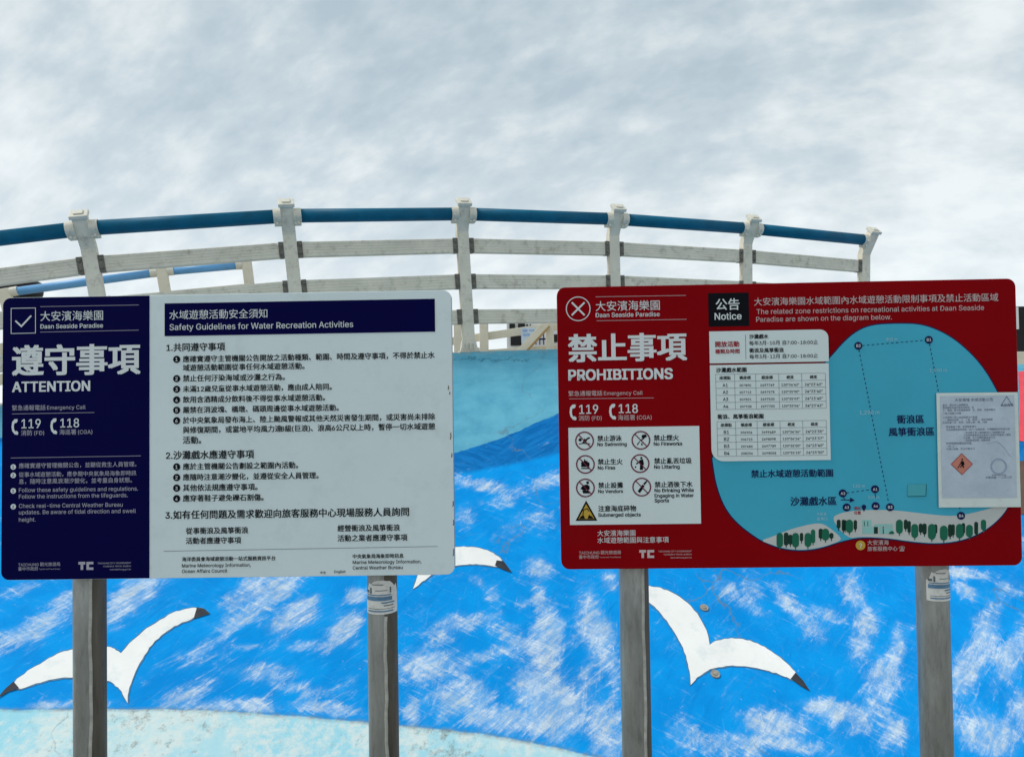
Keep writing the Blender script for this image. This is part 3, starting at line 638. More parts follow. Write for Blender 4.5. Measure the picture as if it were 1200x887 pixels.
class Sheet:
    """a flat printed board: centre, yaw, backwards tilt; turns surveyed points into board metres"""
    def __init__(s, C, yaw, tilt, root):
        s.C = Vector(C); s.U = Vector((math.cos(yaw), math.sin(yaw), 0)); n0 = Vector((-math.sin(yaw), math.cos(yaw), 0))
        s.V = Vector((0, 0, 1)) * math.cos(tilt) + n0 * math.sin(tilt); s.Nn = s.U.cross(s.V); s.root = root
        s.inv = root.matrix_world.inverted(); s.parts = {}; s.q = []
        # outward normal must face the viewer
        if s.Nn.dot(EYE - s.C) < 0: s.Nn = -s.Nn
    def uv(s, px, py):
        r = ray(px, py); k = (s.C - EYE).dot(s.Nn) / r.dot(s.Nn); d = EYE + r * k - s.C; return d.dot(s.U), d.dot(s.V)
    def P(s, u, v, off): return s.inv @ (s.C + s.U * u + s.V * v + s.Nn * off)
    def mb(s, part): return s.parts.setdefault(part, MB())
    def fill(s, part, pts, off):                      # polygon in board metres
        s.mb(part).add([s.P(u, v, off) for u, v in pts], [tuple(range(len(pts)))])
    def poly(s, part, pts, off): s.fill(part, [s.uv(*p) for p in pts], off)
    def rect(s, part, x0, y0, x1, y1, off, r=(0, 0, 0, 0)):   # corners TL..BR from surveyed points, kept square to the board
        a, b = s.uv(x0, y0), s.uv(x1, y1); s.fill(part, rrect(a[0], b[1], b[0], a[1], r), off)
    def line(s, part, pts, wd, off, closed=False):
        q = [s.uv(*p) for p in pts]; s.stroke(part, q, wd, off, closed)
    def stroke(s, part, q, wd, off, closed=False):
        n = len(q); L = []; Rr = []
        for i in range(n):
            a = q[i - 1] if (i > 0 or closed) else None; c = q[(i + 1) % n] if (i < n - 1 or closed) else None; p = q[i]
            def nrm(a, b): dx, dy = b[0] - a[0], b[1] - a[1]; l = math.hypot(dx, dy) or 1; return (-dy / l, dx / l)
            n1 = nrm(a, p) if a else nrm(p, c); n2 = nrm(p, c) if c else n1
            mx_, my_ = n1[0] + n2[0], n1[1] + n2[1]; l = math.hypot(mx_, my_) or 1; mx_, my_ = mx_ / l, my_ / l
            k = min(2.0, 1 / max(.3, mx_ * n1[0] + my_ * n1[1])) * wd / 2
            L.append((p[0] + mx_ * k, p[1] + my_ * k)); Rr.append((p[0] - mx_ * k, p[1] - my_ * k))
        vs = [s.P(u, v, off) for u, v in L + Rr]; fs = [(i, (i + 1) % n, n + (i + 1) % n, n + i) for i in range(n if closed else n - 1)]
        s.mb(part).add(vs, fs)
    def dash(s, part, a, b, wd, off, d=.006, gap=.006):
        a, b = s.uv(*a), s.uv(*b); l = math.hypot(b[0] - a[0], b[1] - a[1]); k = max(1, int(l / (d + gap)))
        for i in range(k):
            t0, t1 = i / k, (i + d / (d + gap)) / k
            s.stroke(part, [(a[0] + (b[0] - a[0]) * t, a[1] + (b[1] - a[1]) * t) for t in (t0, t1)], wd, off)
    def disc(s, part, x, y, r, off, n=24, ring=0.0, sx=1.0):
        c = s.uv(x, y); rr = r * s.m
        pts = [(c[0] + sx * rr * math.cos(2 * math.pi * k / n), c[1] + rr * math.sin(2 * math.pi * k / n)) for k in range(n)]
        if ring: s.stroke(part, pts, ring * s.m, off, True)
        else: s.fill(part, pts, off)
    def shape(s, part, x, y, k, pts, off):             # small drawn shape: pts in pixels about (x, y), y down
        c = s.uv(x, y); s.fill(part, [(c[0] + a * k * s.m, c[1] - b * k * s.m) for a, b in pts], off)
    def text(s, part, body, x0, x1, y, bold=0.0, off=.0012, base=False, ky=1.0, res=2):
        if part in ('white_lettering', 'navy_lettering', 'small_lettering'):      # one part per block of words
            half = x0 > 715 or 60 < x0 < 600
            part += '|%d' % (0 if y < (482 if part[0] == 's' else 400) and y not in (461.2, 478) else 1 + half if y < 520 else 3)
        want(body, bold, res); s.q.append((part, body, x0, x1, y, bold, off, base, ky, res))
    def finish(s, mats, names=None):
        for (part, body, x0, x1, y, bold, off, base, ky, res) in s.q:
            V_, F_ = compose(body, res)
            xs = [v[0] for v in V_]; lo, hi = min(xs), max(xs)
            a, b = s.uv(x0, y), s.uv(x1, y); sx = (b[0] - a[0]) / (hi - lo); sy = sx * ky; v0 = a[1] - (0 if base else .38 * sy)
            lo -= bold; hi += bold; sx = (b[0] - a[0]) / (hi - lo); sy = sx * ky
            ofs = [(0, 0)] if not bold else [(0, 0)] * (bold > .02) + [(bold * p, bold * q * (.5 if bold > .03 else .7)) for p, q in ((1, 1), (-1, 1), (1, -1), (-1, -1))]
            for k, (ox, oy) in enumerate(ofs):     # heavier weights: the glyph printed a few times, a hair apart
                s.mb(part).add([s.P(a[0] + (x + ox - lo) * sx, v0 + (yy + oy) * sy, off + k * .00004) for x, yy in V_], F_)
        for part, m in s.parts.items():
            q = mats.get(part, mats.get(part.split('|')[0])); mt, par = q if isinstance(q, tuple) else (q, s.root)
            nm = part.split('|')[0]
            o = m.build(nm, mt, s.objs.get(par, par) if isinstance(par, str) else par); s.objs[part] = o
    objs = None
def rrect(u0, v0, u1, v1, r=(0, 0, 0, 0), k=8):
    """counter-clockwise outline, radii order TL TR BR BL"""
    pts = []
    for (cx_, cy_, a0, rr, sx, sy) in ((u0, v0, 180, r[3], 1, 1), (u1, v0, 270, r[2], -1, 1), (u1, v1, 0, r[1], -1, -1), (u0, v1, 90, r[0], 1, -1)):
        if rr == 0: pts.append((cx_, cy_)); continue
        for i in range(k + 1):
            a = R(a0 + 90 * i / k); pts.append((cx_ + sx * rr + rr * math.cos(a), cy_ + sy * rr + rr * math.sin(a)))
    return pts

BW, BH, BT = 1.2, 0.7483, 0.022
def make_sign(C, yaw, tilt, label, posts, pm, edge):
    root = thing('notice_sign', label, 'sign', (C[0], C[1], 0), yaw); bpy.context.view_layer.update()
    s = Sheet(C, yaw, tilt, root); s.m = C[1] / FPX; s.objs = {}
    ol = rrect(-BW / 2, -BH / 2, BW / 2, BH / 2, (.022,) * 4)
    MB().sweep([[s.P(u, v, o_) for u, v in ol] for o_ in (-BT, -.0015)]).build('backing_tray', edge, root)
    il = rrect(-BW / 2 + .0012, -BH / 2 + .0012, BW / 2 - .0012, BH / 2 - .0012, (.021,) * 4)
    s.objs['panel'] = MB().sweep([[s.P(u, v, o_) for u, v in ol] for o_ in (-.0014, -.0006)] + [[s.P(u, v, 0) for u, v in il]]).build('panel', pm, root)
    s.posts = []
    for px in posts:
        p = MB(); rad = .0405
        r_ = ray(px, 780); k_ = ((s.C - s.Nn * (BT + rad + .012) - EYE).dot(s.Nn)) / r_.dot(s.Nn); c0 = s.inv @ (EYE + r_ * k_)
        rings = []
        for z in (0.0, 1.85):
            ring = []
            for k in range(40):
                a = 2 * math.pi * k / 40; ring.append(Vector((c0.x + rad * math.cos(a), c0.y + rad * math.sin(a), z)))
            rings.append(ring)
        po = p.sweep(rings).build('post', MT['galv'], root, smooth=True)
        s.posts.append((po, c0, rad))
        cl = MB()
        for vv in (-.25, .25): cl.box(Vector((c0.x, c0.y + rad + .004, s.C.z + vv)), (.06, 0, 0), (0, .004, 0), (0, 0, .02)); cl.box(Vector((c0.x - .052, c0.y + rad / 2 - .01, s.C.z + vv)), (.005, 0, 0), (0, rad * .9, 0), (0, 0, .02)); cl.box(Vector((c0.x + .052, c0.y + rad / 2 - .01, s.C.z + vv)), (.005, 0, 0), (0, rad * .9, 0), (0, 0, .02))
        cl.build('clamp', MT['galv'], root)
    return root, s
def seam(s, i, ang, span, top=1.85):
    """weld bead down a post, shade painted in brown on the side beyond it"""
    me = s.posts[i][0].data; me.materials.append(MT['post_shade']); c0 = s.posts[i][1]
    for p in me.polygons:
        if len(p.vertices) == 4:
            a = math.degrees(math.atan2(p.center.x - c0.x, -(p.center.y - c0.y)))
            if ang < a < ang + span: p.material_index = 1  # side away from the sun gets the darker painted-in shade
    po, c0, rad = s.posts[i]; m = MB(); rings = []
    for k in range(61):
        z = top * k / 60; a = R(ang + 1.6 * math.sin(k * .55) + 1.1 * math.sin(k * 1.37))
        cx_, cy_ = c0.x + rad * math.sin(a), c0.y - rad * math.cos(a)
        rings.append([Vector((cx_ + .0048 * math.cos(t), cy_ + .003 * math.sin(t), z)) for t in [2 * math.pi * j / 8 for j in range(8)]])
    m.sweep(rings).build('weld_seam', MT['bead'], po, smooth=True)
def sticker(s, i, ang, half, z0, z1):
    """peeling printed sticker wrapped round the post"""
    po, c0, rad = s.posts[i]
    def wrap(a, z, off): a = R(a); return Vector((c0.x + (rad + off) * math.sin(a), c0.y - (rad + off) * math.cos(a), z))
    def patch(name, a0, a1, za, zb, off, m, par, cut=0.0):
        k = 14; v = []; f = []
        for j in range(2):
            for q in range(k + 1):
                a = a0 + (a1 - a0) * q / k; z = (za, zb)[j]
                if j == 1 and cut: z -= cut * abs((q / k - .5) * 2) ** 2.2 * (1 + .4 * math.sin(q * 2.3))
                v.append(wrap(a, z, off))
        for q in range(k): f.append((q, q + 1, k + 1 + q + 1, k + 1 + q))
        return mesh_obj(name, v, f, m, par, smooth=True)
    st = patch('sticker', ang - half, ang + half, z0, z1, .0012, MT['sticker'], po, .03)
    h = z1 - z0
    for (a0, a1, t0, t1) in ((-.62, -.52, .60, .78), (-.5, .1, .86, .885), (.42, .5, .62, .79), (-.9, -.68, .62, .70), (-.3, .3, .69, .71), (.1, .62, .24, .27), (-.8, .75, .155, .17)):
        patch('sticker_outline', ang + half * a0, ang + half * a1, z0 + h * t0, z0 + h * t1, .002, MT['ink_grey'], po)
    for (a0, a1, t0, t1) in ((-.9, .55, .40, .52), (-.85, .5, .55, .58), (.0, .7, .32, .36), (-.8, .6, .07, .11)):
        patch('sticker_print', ang + half * a0, ang + half * a1, z0 + h * t0, z0 + h * t1, .002, MT['sticker_blue'], po)

# ================================================================== blue sign
root, s = make_sign((-.7579, 1.8822, 1.5034), -.0122, .0098, 'blue and white safety guidelines sign on two grey posts', (105.5, 449), MT['panel_white'], MT['alu'])
A_ = s.uv(175.8, 400)[0] - .001
s.fill('navy_field', rrect(-BW / 2 + .0008, -BH / 2 + .0008, A_, BH / 2 - .0008, (.021, 0, 0, .021)), .0008)
s.rect('header_band', 193, 355.7, 510, 388.7, .0008)
W = 'navy_lettering'
def box_line(pts): s.line('check_emblem', pts, .0016, .0015, True)
box_line([(13.5, 361.5), (42, 361), (42, 390.3), (13.5, 391)])
s.line('check_emblem', [(18.5, 376), (25.5, 382.5), (37, 370)], .0042, .0015)
for a, b in (((47.5, 359.5), (163, 357.5)), ((47.5, 389.3), (163, 387)), ((14.5, 485), (111, 483.3)), ((13, 536.5), (165.5, 534))): s.line('rule', [a, b], .0011, .0015)
s.text(W, '大安濱海樂園', 47.7, 121, 370.7); s.text(W, 'Daan Seaside Paradise', 47.7, 121, 385.2, .006, base=True)
s.text('heading_lettering', '遵守事項', 14.5, 165, 422.5, .034, res=4); s.text('heading_lettering', 'ATTENTION', 14.5, 106, 459.2, .022, base=True, res=4)
s.text('small_lettering', '緊急通報電話 Emergency Call', 14.5, 100.5, 478)
def handset(x, y, part):
    c = s.uv(x, y); k = s.m
    pts = [(3.4, -9.4), (0, -9.2), (-2.8, -6), (-3.6, 0), (-2.6, 5), (0.3, 8.6), (3.8, 9.2), (4.6, 6.6), (2.6, 4.6), (.6, 5), (-.7, 2), (-.9, -2), (0, -4.8), (1.8, -4.6), (3.6, -6.6)]
    s.fill(part, [(c[0] + a * k, c[1] - b * k) for a, b in pts], .0015)
for x, y in ((17.5, 500.3), (63, 499.5)): handset(x, y, 'phone_emblem|%d' % x)
s.text(W, '119', 25.5, 48, 501.8, .006, base=True, ky=1.12); s.text(W, '118', 71, 93, 500.8, .006, base=True, ky=1.12)
s.text('small_lettering', '消防 (FD)', 25, 52, 507.2); s.text('small_lettering', '海巡署 (CGA)', 70, 108.5, 506.2)
def bullet(x, y, r, d, pb, pt):
    s.disc(pb, x, y, r, .0015); s.text(pt, d, x - r * .32, x + r * .32, y + r * .52, .008, .0022, base=True)
for y, d in ((547, '1'), (556.8, '2'), (575, '1'), (593.4, '2')): bullet(16, y, 3.2, d, 'bullet|%d' % y, 'bullet_number|%d' % y)
for (b, x1, y) in (('應確實遵守管理機關公告，並聽從救生人員管理。', 160, 545.6), ('從事水域遊憩活動，應參閱中央氣象局海象即時訊', 160, 556), ('息，隨時注意風浪潮汐變化，並考量自身狀態。', 155, 564)): s.text('small_lettering', b, 22.5, x1, y)
for (b, x1, y) in (('Follow these safety guidelines and regulations.', 162, 576.5), ('Follow the instructions from the lifeguards.', 150, 584), ('Check real-time Central Weather Bureau', 144, 595), ('updates. Be aware of tidal direction and swell', 159.5, 602.5), ('height.', 42, 611)): s.text('small_lettering', b, 22.5, x1, y, base=True)
def agency(x0, y, part, dx=0):
    s.text(part, 'TAICHUNG 觀光旅遊局', x0, x0 + 49, y); s.text(part, '臺中市政府', x0, x0 + 23, y + 5); s.text(part, 'Tourism and Travel Bureau', x0 + 24, x0 + 49, y + 6, base=True)
    # block emblem T C
    X = x0 + 70.5
    for (a, b, c, d) in ((0, -4.5, 8, -1.5), (2.6, -1.3, 5.6, 4.8), (9.4, -4.5, 17.5, -1.7), (9.4, -1.7, 12.4, 4.8), (12.4, 2.0, 17.5, 4.8)):
        s.rect('agency_emblem', X + a, y + 1.3 + b, X + c, y + 1.3 + d, .0015)
    for i, (t, w_) in enumerate((('TAICHUNG CITY GOVERNMENT', 39), ('TOURISM & TRAVEL BUREAU', 33), ('www.taichung.gov.tw', 25))):
        s.text(part, t, x0 + 132 - w_, x0 + 132, y + 3.6 * i - .6, base=True)
agency(21.8, 661.2, 'agency_lettering')
H = 'header_lettering'
s.text(H, '水域遊憩活動安全須知', 198.7, 313.5, 369.2); s.text(H, 'Safety Guidelines for Water Recreation Activities', 199, 414, 387, .002, base=True)
K = 'body_lettering'; KB = .016
s.text(K + '|1', '1.共同遵守事項', 195.3, 264, 407.2, KB); s.text(K + '|2', '2.沙灘戲水應遵守事項', 194.7, 298, 533.4, KB); s.text(K + '|3', '3.如有任何問題及需求歡迎向旅客服務中心現場服務人員詢問', 194, 479.5, 603.2, KB)
for (b, x1, y, d) in (('應確實遵守主管機關公告開放之活動種類、範圍、時間及遵守事項，不得於禁止水', 509.5, 420.8, '1'), ('域遊憩活動範圍從事任何水域遊憩活動。', 357, 431, 0), ('禁止任何汙染海域或沙灘之行為。', 334, 443.4, '2'),
    ('未滿12歲兒童從事水域遊憩活動，應由成人陪同。', 389, 455.8, '3'), ('飲用含酒精成分飲料後不得從事水域遊憩活動。', 381, 468.2, '4'), ('嚴禁在消波塊、橋墩、碼頭周邊從事水域遊憩活動。', 397, 480.3, '5'),
    ('於中央氣象局發布海上、陸上颱風警報或其他天然災害發生期間，或災害尚未排除', 510, 492.5, '6'), ('與修復期間，或當地平均風力達8級(巨浪)、浪高6公尺以上時，暫停一切水域遊憩', 510, 503.8, 0), ('活動。', 236, 515.6, 0),
    ('應於主管機關公告劃設之範圍內活動。', 349.5, 546.6, '1'), ('應隨時注意潮汐變化，並遵從安全人員管理。', 373.5, 559, '2'), ('其他依法規應遵守事項。', 302, 571.4, '3'), ('應穿著鞋子避免礫石割傷。', 309, 583.7, '4')):
    s.text(K + ('|1' if y < 530 else '|2'), b, 214.5, x1, y, KB)
    if d: bullet(207.3, y + .3, 4.2, d, 'black_bullet|%d%s' % (y > 530, d), 'black_bullet_number|%d%s' % (y > 530, d))
for (b, x0, x1, y) in (('從事衝浪及風箏衝浪', 218, 291, 621.8), ('活動者應遵守事項', 218, 282.7, 633.4), ('經營衝浪及風箏衝浪', 395.7, 468.7, 618.8), ('活動之業者應遵守事項', 395.7, 477.5, 630.4), ('海洋委員會海域遊憩活動一站式服務資訊平台', 213.5, 323, 655), ('中央氣象局海象即時訊息', 413.5, 473, 651.6)): s.text('footer_lettering|%d' % (2 * (y > 645) + (x0 > 300)), b, x0, x1, y, KB)
for (b, x0, x1, y) in (('Marine Meteorology Information,', 213.5, 294, 664.5), ('Ocean Affairs Council', 213.5, 266.5, 671), ('Marine Meteorology Information,', 413.5, 494, 660.5), ('Central Weather Bureau', 413.5, 472, 667), ('English', 392, 405, 671), ('中文', 375.5, 382, 672)): s.text('footer_lettering|%d' % (2 + (x0 > 300)), b, x0, x1, y, .006, base=True)
s.line('footer_rule', [(192, 645.6), (513, 640)], .0011, .0012)
for (x, y, l) in ((528.2, 512, 5), (529.4, 534, 3), (531, 591, 4), (531.6, 613, 4), (531.6, 648, 5), (525.5, 455, 3), (527, 461, 2)): s.line('rust_mark', [(x, y - l), (x + .3, y), (x - .5, y + l * .6)], .0022, .0012)
blue = s
# ================================================================== red sign
root, s = make_sign((.723, 1.8741, 1.5068), -.0273, -.0092, 'dark red prohibitions sign with a blue bay map on two grey posts', (744.5, 1095), MT['red'], MT['red'])
W = 'white_lettering'
s.disc('cross_emblem', 677.5, 362, 14, .0012, 40, ring=1.1)
for a, b in (((670, 354.5), (685, 369.5)), ((670, 369.5), (685, 354.5))): s.line('cross_emblem', [a, b], .0047, .0012 if a[1] < 360 else .0016)
for a, b in (((698, 348), (803.5, 346.3)), ((699, 376), (804.5, 374.3)), ((667, 467.3), (766, 466.2))): s.line('rule', [a, b], .0011, .0012)
s.text(W, '大安濱海樂園', 698, 773, 359); s.text(W, 'Daan Seaside Paradise', 698, 773, 372, .006, base=True)
s.text('heading_lettering', '禁止事項', 665.5, 805, 408, .034, res=4); s.text('heading_lettering', 'PROHIBITIONS', 666, 788.5, 445.6, .026, base=True, res=4)
s.text('small_lettering', '緊急通報電話 Emergency Call', 666.3, 753, 461.2)
for x, y in ((671, 483.2), (717.3, 482.5)): handset(x, y, 'phone_emblem|%d' % x)
s.text(W, '119', 678.7, 701, 484.8, .008, base=True, ky=1.12); s.text(W, '118', 725, 747.5, 484, .008, base=True, ky=1.12)
s.text('small_lettering', '消防 (FD)', 678, 705, 489.8); s.text('small_lettering', '海巡署 (CGA)', 724, 763.5, 489.2)
s.rect('rules_panel', 666, 501.2, 821.5, 613.3, .0006)
PT = 'rules_lettering'; PB = .014
SIGNS = [(685, 516.5, 'swim'), (751, 515.8, 'firework'), (686, 544, 'fire'), (750, 543, 'litter'), (686, 571.5, 'vendor'), (752, 570.5, 'drink')]
PIC = {'swim': [[(-7.5, -1), (-6, -3), (-4, -3), (-3, -1), (-5, .8)], [(-2, 1.5), (3, -3.5), (6, -4.5), (6.5, -3), (3.5, -1.5), (1, 2.2)], [(-6.5, 3), (-2, 2.2), (6.5, 3), (6.5, 4), (-2, 3.4), (-6.5, 4.2)], [(-2.5, 2), (0, -3), (1, -2.6), (-1, 2.4)]],
 'firework': [[(1, -6), (6, -7), (7, -4), (3, -2), (1, -3)], [(-1, 0), (3.5, -3.2), (4.2, -2.2), (0, 1.2)], [(-5, 5), (-1.5, .5), (-.8, 1), (-4, 6)], [(0, 4), (1.6, 3), (1.9, 6), (.5, 6.4)]],
 'fire': [[(-5, 3), (-5, -2), (-3.5, -4), (-2.5, -2), (-1, -6.5), (1, -3.5), (2.2, -5), (2.6, -2), (4.2, -3), (5, 0), (4.4, 3)], [(-5, 4), (5, 4), (5, 5.4), (-5, 5.4)]],
 'litter': [[(0, -7.5), (2.4, -7.8), (3, -5.5), (1, -5)], [(-1, -4), (3.5, -5), (4.6, 1), (3.5, 2), (3.2, 7.5), (-.5, 7.5), (0, 1)], [(-5, 0), (-1, -3), (-.3, -2), (-4, 1.4)], [(-6, 3), (-4.5, 3), (-4.5, 5), (-6, 5)]],
 'vendor': [[(1, -7.5), (4, -7.6), (4.4, -4.8), (1.6, -4.5)], [(-6, 1), (-3, -3), (2, -4), (5, -2), (5, 2), (-2, 3)], [(-4, 3), (4, 3), (5, 6.5), (-2.5, 6.5)]],
 'drink': [[(-5, 5), (1, -3), (3.4, -1.2), (-2.2, 7)], [(1.6, -3.8), (5.4, -7.4), (6.6, -6.4), (3.5, -2.2)]]}
for x, y, k in SIGNS:
    part = 'pictogram|' + k
    for pg in PIC[k]: s.shape(part, x, y, 1.0, pg, .0012)
    rp = 'prohibition_ring|' + k
    s.disc(rp, x, y, 10.3, .0016, 36, ring=1.5); s.line(rp, [(x - 7.3, y - 7.3), (x + 7.3, y + 7.3)], .0026, .0019)
s.poly('warning_triangle', [(686.8, 586.2), (700, 609.8), (674.5, 610)], .0010); s.poly('triangle_field', [(686.8, 590.4), (696.6, 607.7), (677.8, 607.9)], .0014)
s.poly('triangle_symbol', [(678.5, 607.6), (681, 604.5), (684, 603.5), (685.5, 607.5)], .0018); s.poly('triangle_symbol', [(688.5, 607.4), (690, 603), (693.5, 604.8), (695.8, 607.4)], .0018); s.line('triangle_symbol', [(683, 604.5), (683.6, 597.5), (688, 595.6), (690.5, 599)], .0022, .0018)
for (b, x0, x1, y) in (('禁止游泳', 700, 728.5, 513.6), ('禁止煙火', 766, 795.5, 513), ('禁止生火', 700.5, 729.5, 541), ('禁止亂丟垃圾', 766.5, 810.5, 540), ('禁止設攤', 701, 730, 568.5), ('禁止酒後下水', 767, 811.5, 567.6), ('注意海底碎物', 701, 745.5, 595.8)): s.text(PT + '|%d%d' % (x0 // 740, (y - 500) // 27), b, x0, x1, y, .020)
for (b, x0, x1, y) in (('No Swimming', 700, 734.5, 522.6), ('No Fireworks', 766, 799.5, 522), ('No Fires', 700.5, 721, 550), ('No Littering', 766.5, 796.5, 549), ('No Vendors', 701, 730, 577.5), ('No Drinking While', 767, 813, 576.5), ('Engaging in Water', 767, 813, 582.6), ('Sports', 767, 784, 588.4), ('Submerged objects', 701, 751, 605.2)): s.text(PT + '|%d%d' % (x0 // 740, (min(y, 577 if x0 > 740 else y) - 503) // 27), b, x0, x1, y, .020, base=True)
s.text(W, '大安濱海樂園', 700, 744.5, 624.6); s.text(W, '水域遊憩範圍與注意事項', 700, 783.5, 632.8)
agency(678.5, 647.3, 'agency_lettering')
s.rect('notice_box', 829.7, 343.8, 878, 382, .0006)
s.text('notice_lettering', '公告', 838.5, 866.5, 356.8, .012, res=3); s.text('notice_lettering', 'Notice', 837.3, 869, 374.8, .012, base=True, res=3)
s.text('map_heading_lettering', '大安濱海樂園水域範圍內水域遊憩活動限制事項及禁止活動區域', 883.5, 1169.5, 353.8, .004)
s.text('map_heading_lettering', 'The related zone restrictions on recreational activities at Daan Seaside', 886.5, 1153, 368.3, base=True); s.text('map_heading_lettering', 'Paradise are shown on the diagram below.', 886, 1045, 377.3, base=True)
# map
sea = [(834,530),(836,548),(840,570),(849,594),(863,612),(885,629),(900,637),(918,643),(940,645),(962,642),(985,634),(1008,629),(1040,630.5),(1070,635),(1098,637),(1124,634),(1146,626),(1163,615),(1176,602),(1186,585),(1191,560),(1190,530),(1184,495),(1169,459.5),(1150,427.5),(1125,402.5),(1102,388),(1078,379.8),(1050,379.3),(1022,380.7),(1004,388),(989,400.5),(974,418),(960,432),(900,440)]
def softened(p): return smooth_poly(p, 2)
s.poly('map_edge', grow(softened(sea), 1.3), .0006); s.poly('map_water', softened(sea), .0010)
sandL = [(891,633),(905,628.5),(925,620),(948,614),(962,612.5),(972,618),(985,629),(985,633.5),(962,641.3),(940,644.3),(918,642.3),(900,636.5)]
sandR = [(973,607),(985,600.5),(1005,597.5),(1045,597),(1085,602),(1118,605),(1148,599),(1184,588),(1176,601.5),(1163,614.5),(1146,625.5),(1124,633.4),(1098,636.4),(1070,634.4),(1040,630),(1008,628.4),(993,631)]
s.poly('map_sand', softened(sandL), .0014); s.poly('map_sand', softened(sandR), .0014)
def tree(x, y0, y1, wd, dark):
    p = ('map_tree_print|dark%d' if dark else 'map_tree_print|%d') % x; xs = wd / 2; r_ = min(xs, (y1 - y0) / 2); off = .0018 if dark else .0022
    pts = [(x + xs * math.cos(a), y0 + r_ - r_ * math.sin(a)) for a in [math.pi * k / 8 for k in range(9)]] + [(x + xs * math.cos(a), y1 - r_ - r_ * math.sin(a)) for a in [math.pi + math.pi * k / 8 for k in range(9)]]
    s.poly(p, pts, off); s.line(p, [(x, y1 - 1), (x, y1 + 2.5)], .0024, off)
for (x, y0, y1, wd, d) in ((913.5,624,641,7.5,0),(921,623.5,639,5.5,1),(926,626,638,5,1),(932,624,641,8,0),(939,624,634,4,1),(946.5,624,640.5,8,0),(952.5,620,636,5,0),(961.5,619,631,5,1),(967,619,633,8.5,0),(974,624,631,5,1),
    (982.5,608.5,619,4.5,1),(988,608.5,622,4,1),(995,608.5,624,8.5,0),(990,609,621,4.5,1),(1002,609,620.5,4,1),(1053.5,608.5,625,8,0),(1061,608.5,620,4.5,1),(1065,610,624,4,1),(1071.5,613.5,630,8,0),(1078.5,613,624,4.5,1),(1083,613,626,5,1),(1091.5,613.5,632,9,0),(1096,614,625,4,1),(1105.5,615.5,633,9,0),(1113,614,629,5,1),(1116.5,614,627,4,1),(1124,613.5,630.5,8.5,0),(1128.5,612.5,625,4,1),(1135.5,614.5,629,8,0),(1143.5,611,626,4.5,1),(1152,608.5,621,6,0)): tree(x, y0, y1, wd, d)
for (a, b, c, d, p) in ((1010,609,1021,617,'map_building'),(1010,617.5,1024,625,'map_building'),(1024,614,1046,617,'map_building'),(1023.5,617,1028.5,625,'map_building_dark'),(1030,618,1046,625,'map_building'),(1034,616.5,1035.4,625,'map_building_dark')): s.rect(p, a, b, c, d, .0018)
for px in (1012.5, 1016.5): s.line('map_building_dark', [(px, 610.5), (px, 616)], .0016, .0021)
s.poly('map_tree_print', softened([(1040,625.5),(1043,622),(1046,621.5),(1048.5,625.5)]), .0022)
MK = [(1005.5,405.3,'B2'),(1088,398.3,'B1'),(1025,573,'A1'),(987.3,577.8,'A2'),(991.8,594.2,'A3'),(1025.7,592.6,'A4'),(1042.6,594,'B3'),(1125.7,604,'B4')]
for x, y, t_ in MK: s.disc('map_marker|' + t_, x, y, 4.6, .0022, 24); s.text('map_marker_number|' + t_, t_, x - 2.6, x + 2.6, y + 1.6, .01, .0028, base=True)
for a, b in (((1010,405),(1083.5,398.8)),((1006.3,410),(1041,589)),((1089,403),(1125,599)),((992,577.4),(1020.5,573.3)),((1025.2,578),(1025.6,588)),((988.3,582),(990.8,590))): s.dash('map_route', a, b, .0019, .0018)
s.line('map_route', [(985,585.4),(998,585.8)], .0022, .0018); s.poly('map_route', [(996,582.6),(1001.3,586),(995.5,588.6)], .0022)
for (b, x0, x1, y) in (('衝浪區', 1050.5, 1082.5, 491.3), ('風箏衝浪區', 1041, 1094.5, 506), ('禁止水域遊憩活動範圍', 880, 976, 555), ('沙灘戲水區', 926, 980, 587.2)): s.text('map_lettering|%d' % x0 if y > 510 else 'map_lettering', b, x0, x1, y, .018, .0020)
for (b, x0, x1, y) in (('1,290 m', 1007, 1030, 485.5), ('1,190 m', 1089, 1109, 436), ('800 m', 1038, 1051, 399.5), ('130 m', 999, 1013, 571), ('100 m', 1017, 1030, 584)): s.text('map_note_lettering', b, x0, x1, y, 0, .0020, base=True)
s.text('map_note_lettering', '大安溪', 956.5, 968, 602, 0, .002); s.text('map_note_lettering', '出海口', 957, 969, 607.5, 0, .002)
s.text('map_red_lettering', '現在', 1000.5, 1008.5, 595.3, .02, .002); s.text('map_red_lettering', '位置', 1000.5, 1008.5, 600.5, .02, .002)
s.disc('map_pin', 1012, 593.6, 2.6, .0022); s.poly('map_pin', [(1009.7, 594.6), (1014.3, 594.6), (1012, 599.3)], .0022)
s.disc('visitor_badge', 1008, 638.6, 5.6, .0020); s.text('visitor_badge_mark', '?', 1006.4, 1009.8, 641.8, .012, .0026, base=True)
s.text('map_caption_lettering', '大安濱海', 1016, 1041, 635.4, .004, .0020); s.text('map_caption_lettering', '旅客服務中心 ☎', 1016, 1060, 642.6, .004, .0020)
s.poly('tape_patch', [(1063.5,567.5),(1085,566.7),(1084.3,580.8),(1062.8,581.3)], .0024)
s.line('tape_edge', [(1085,567),(1084.3,580.9),(1062.8,581.4)], .0012, .0027)
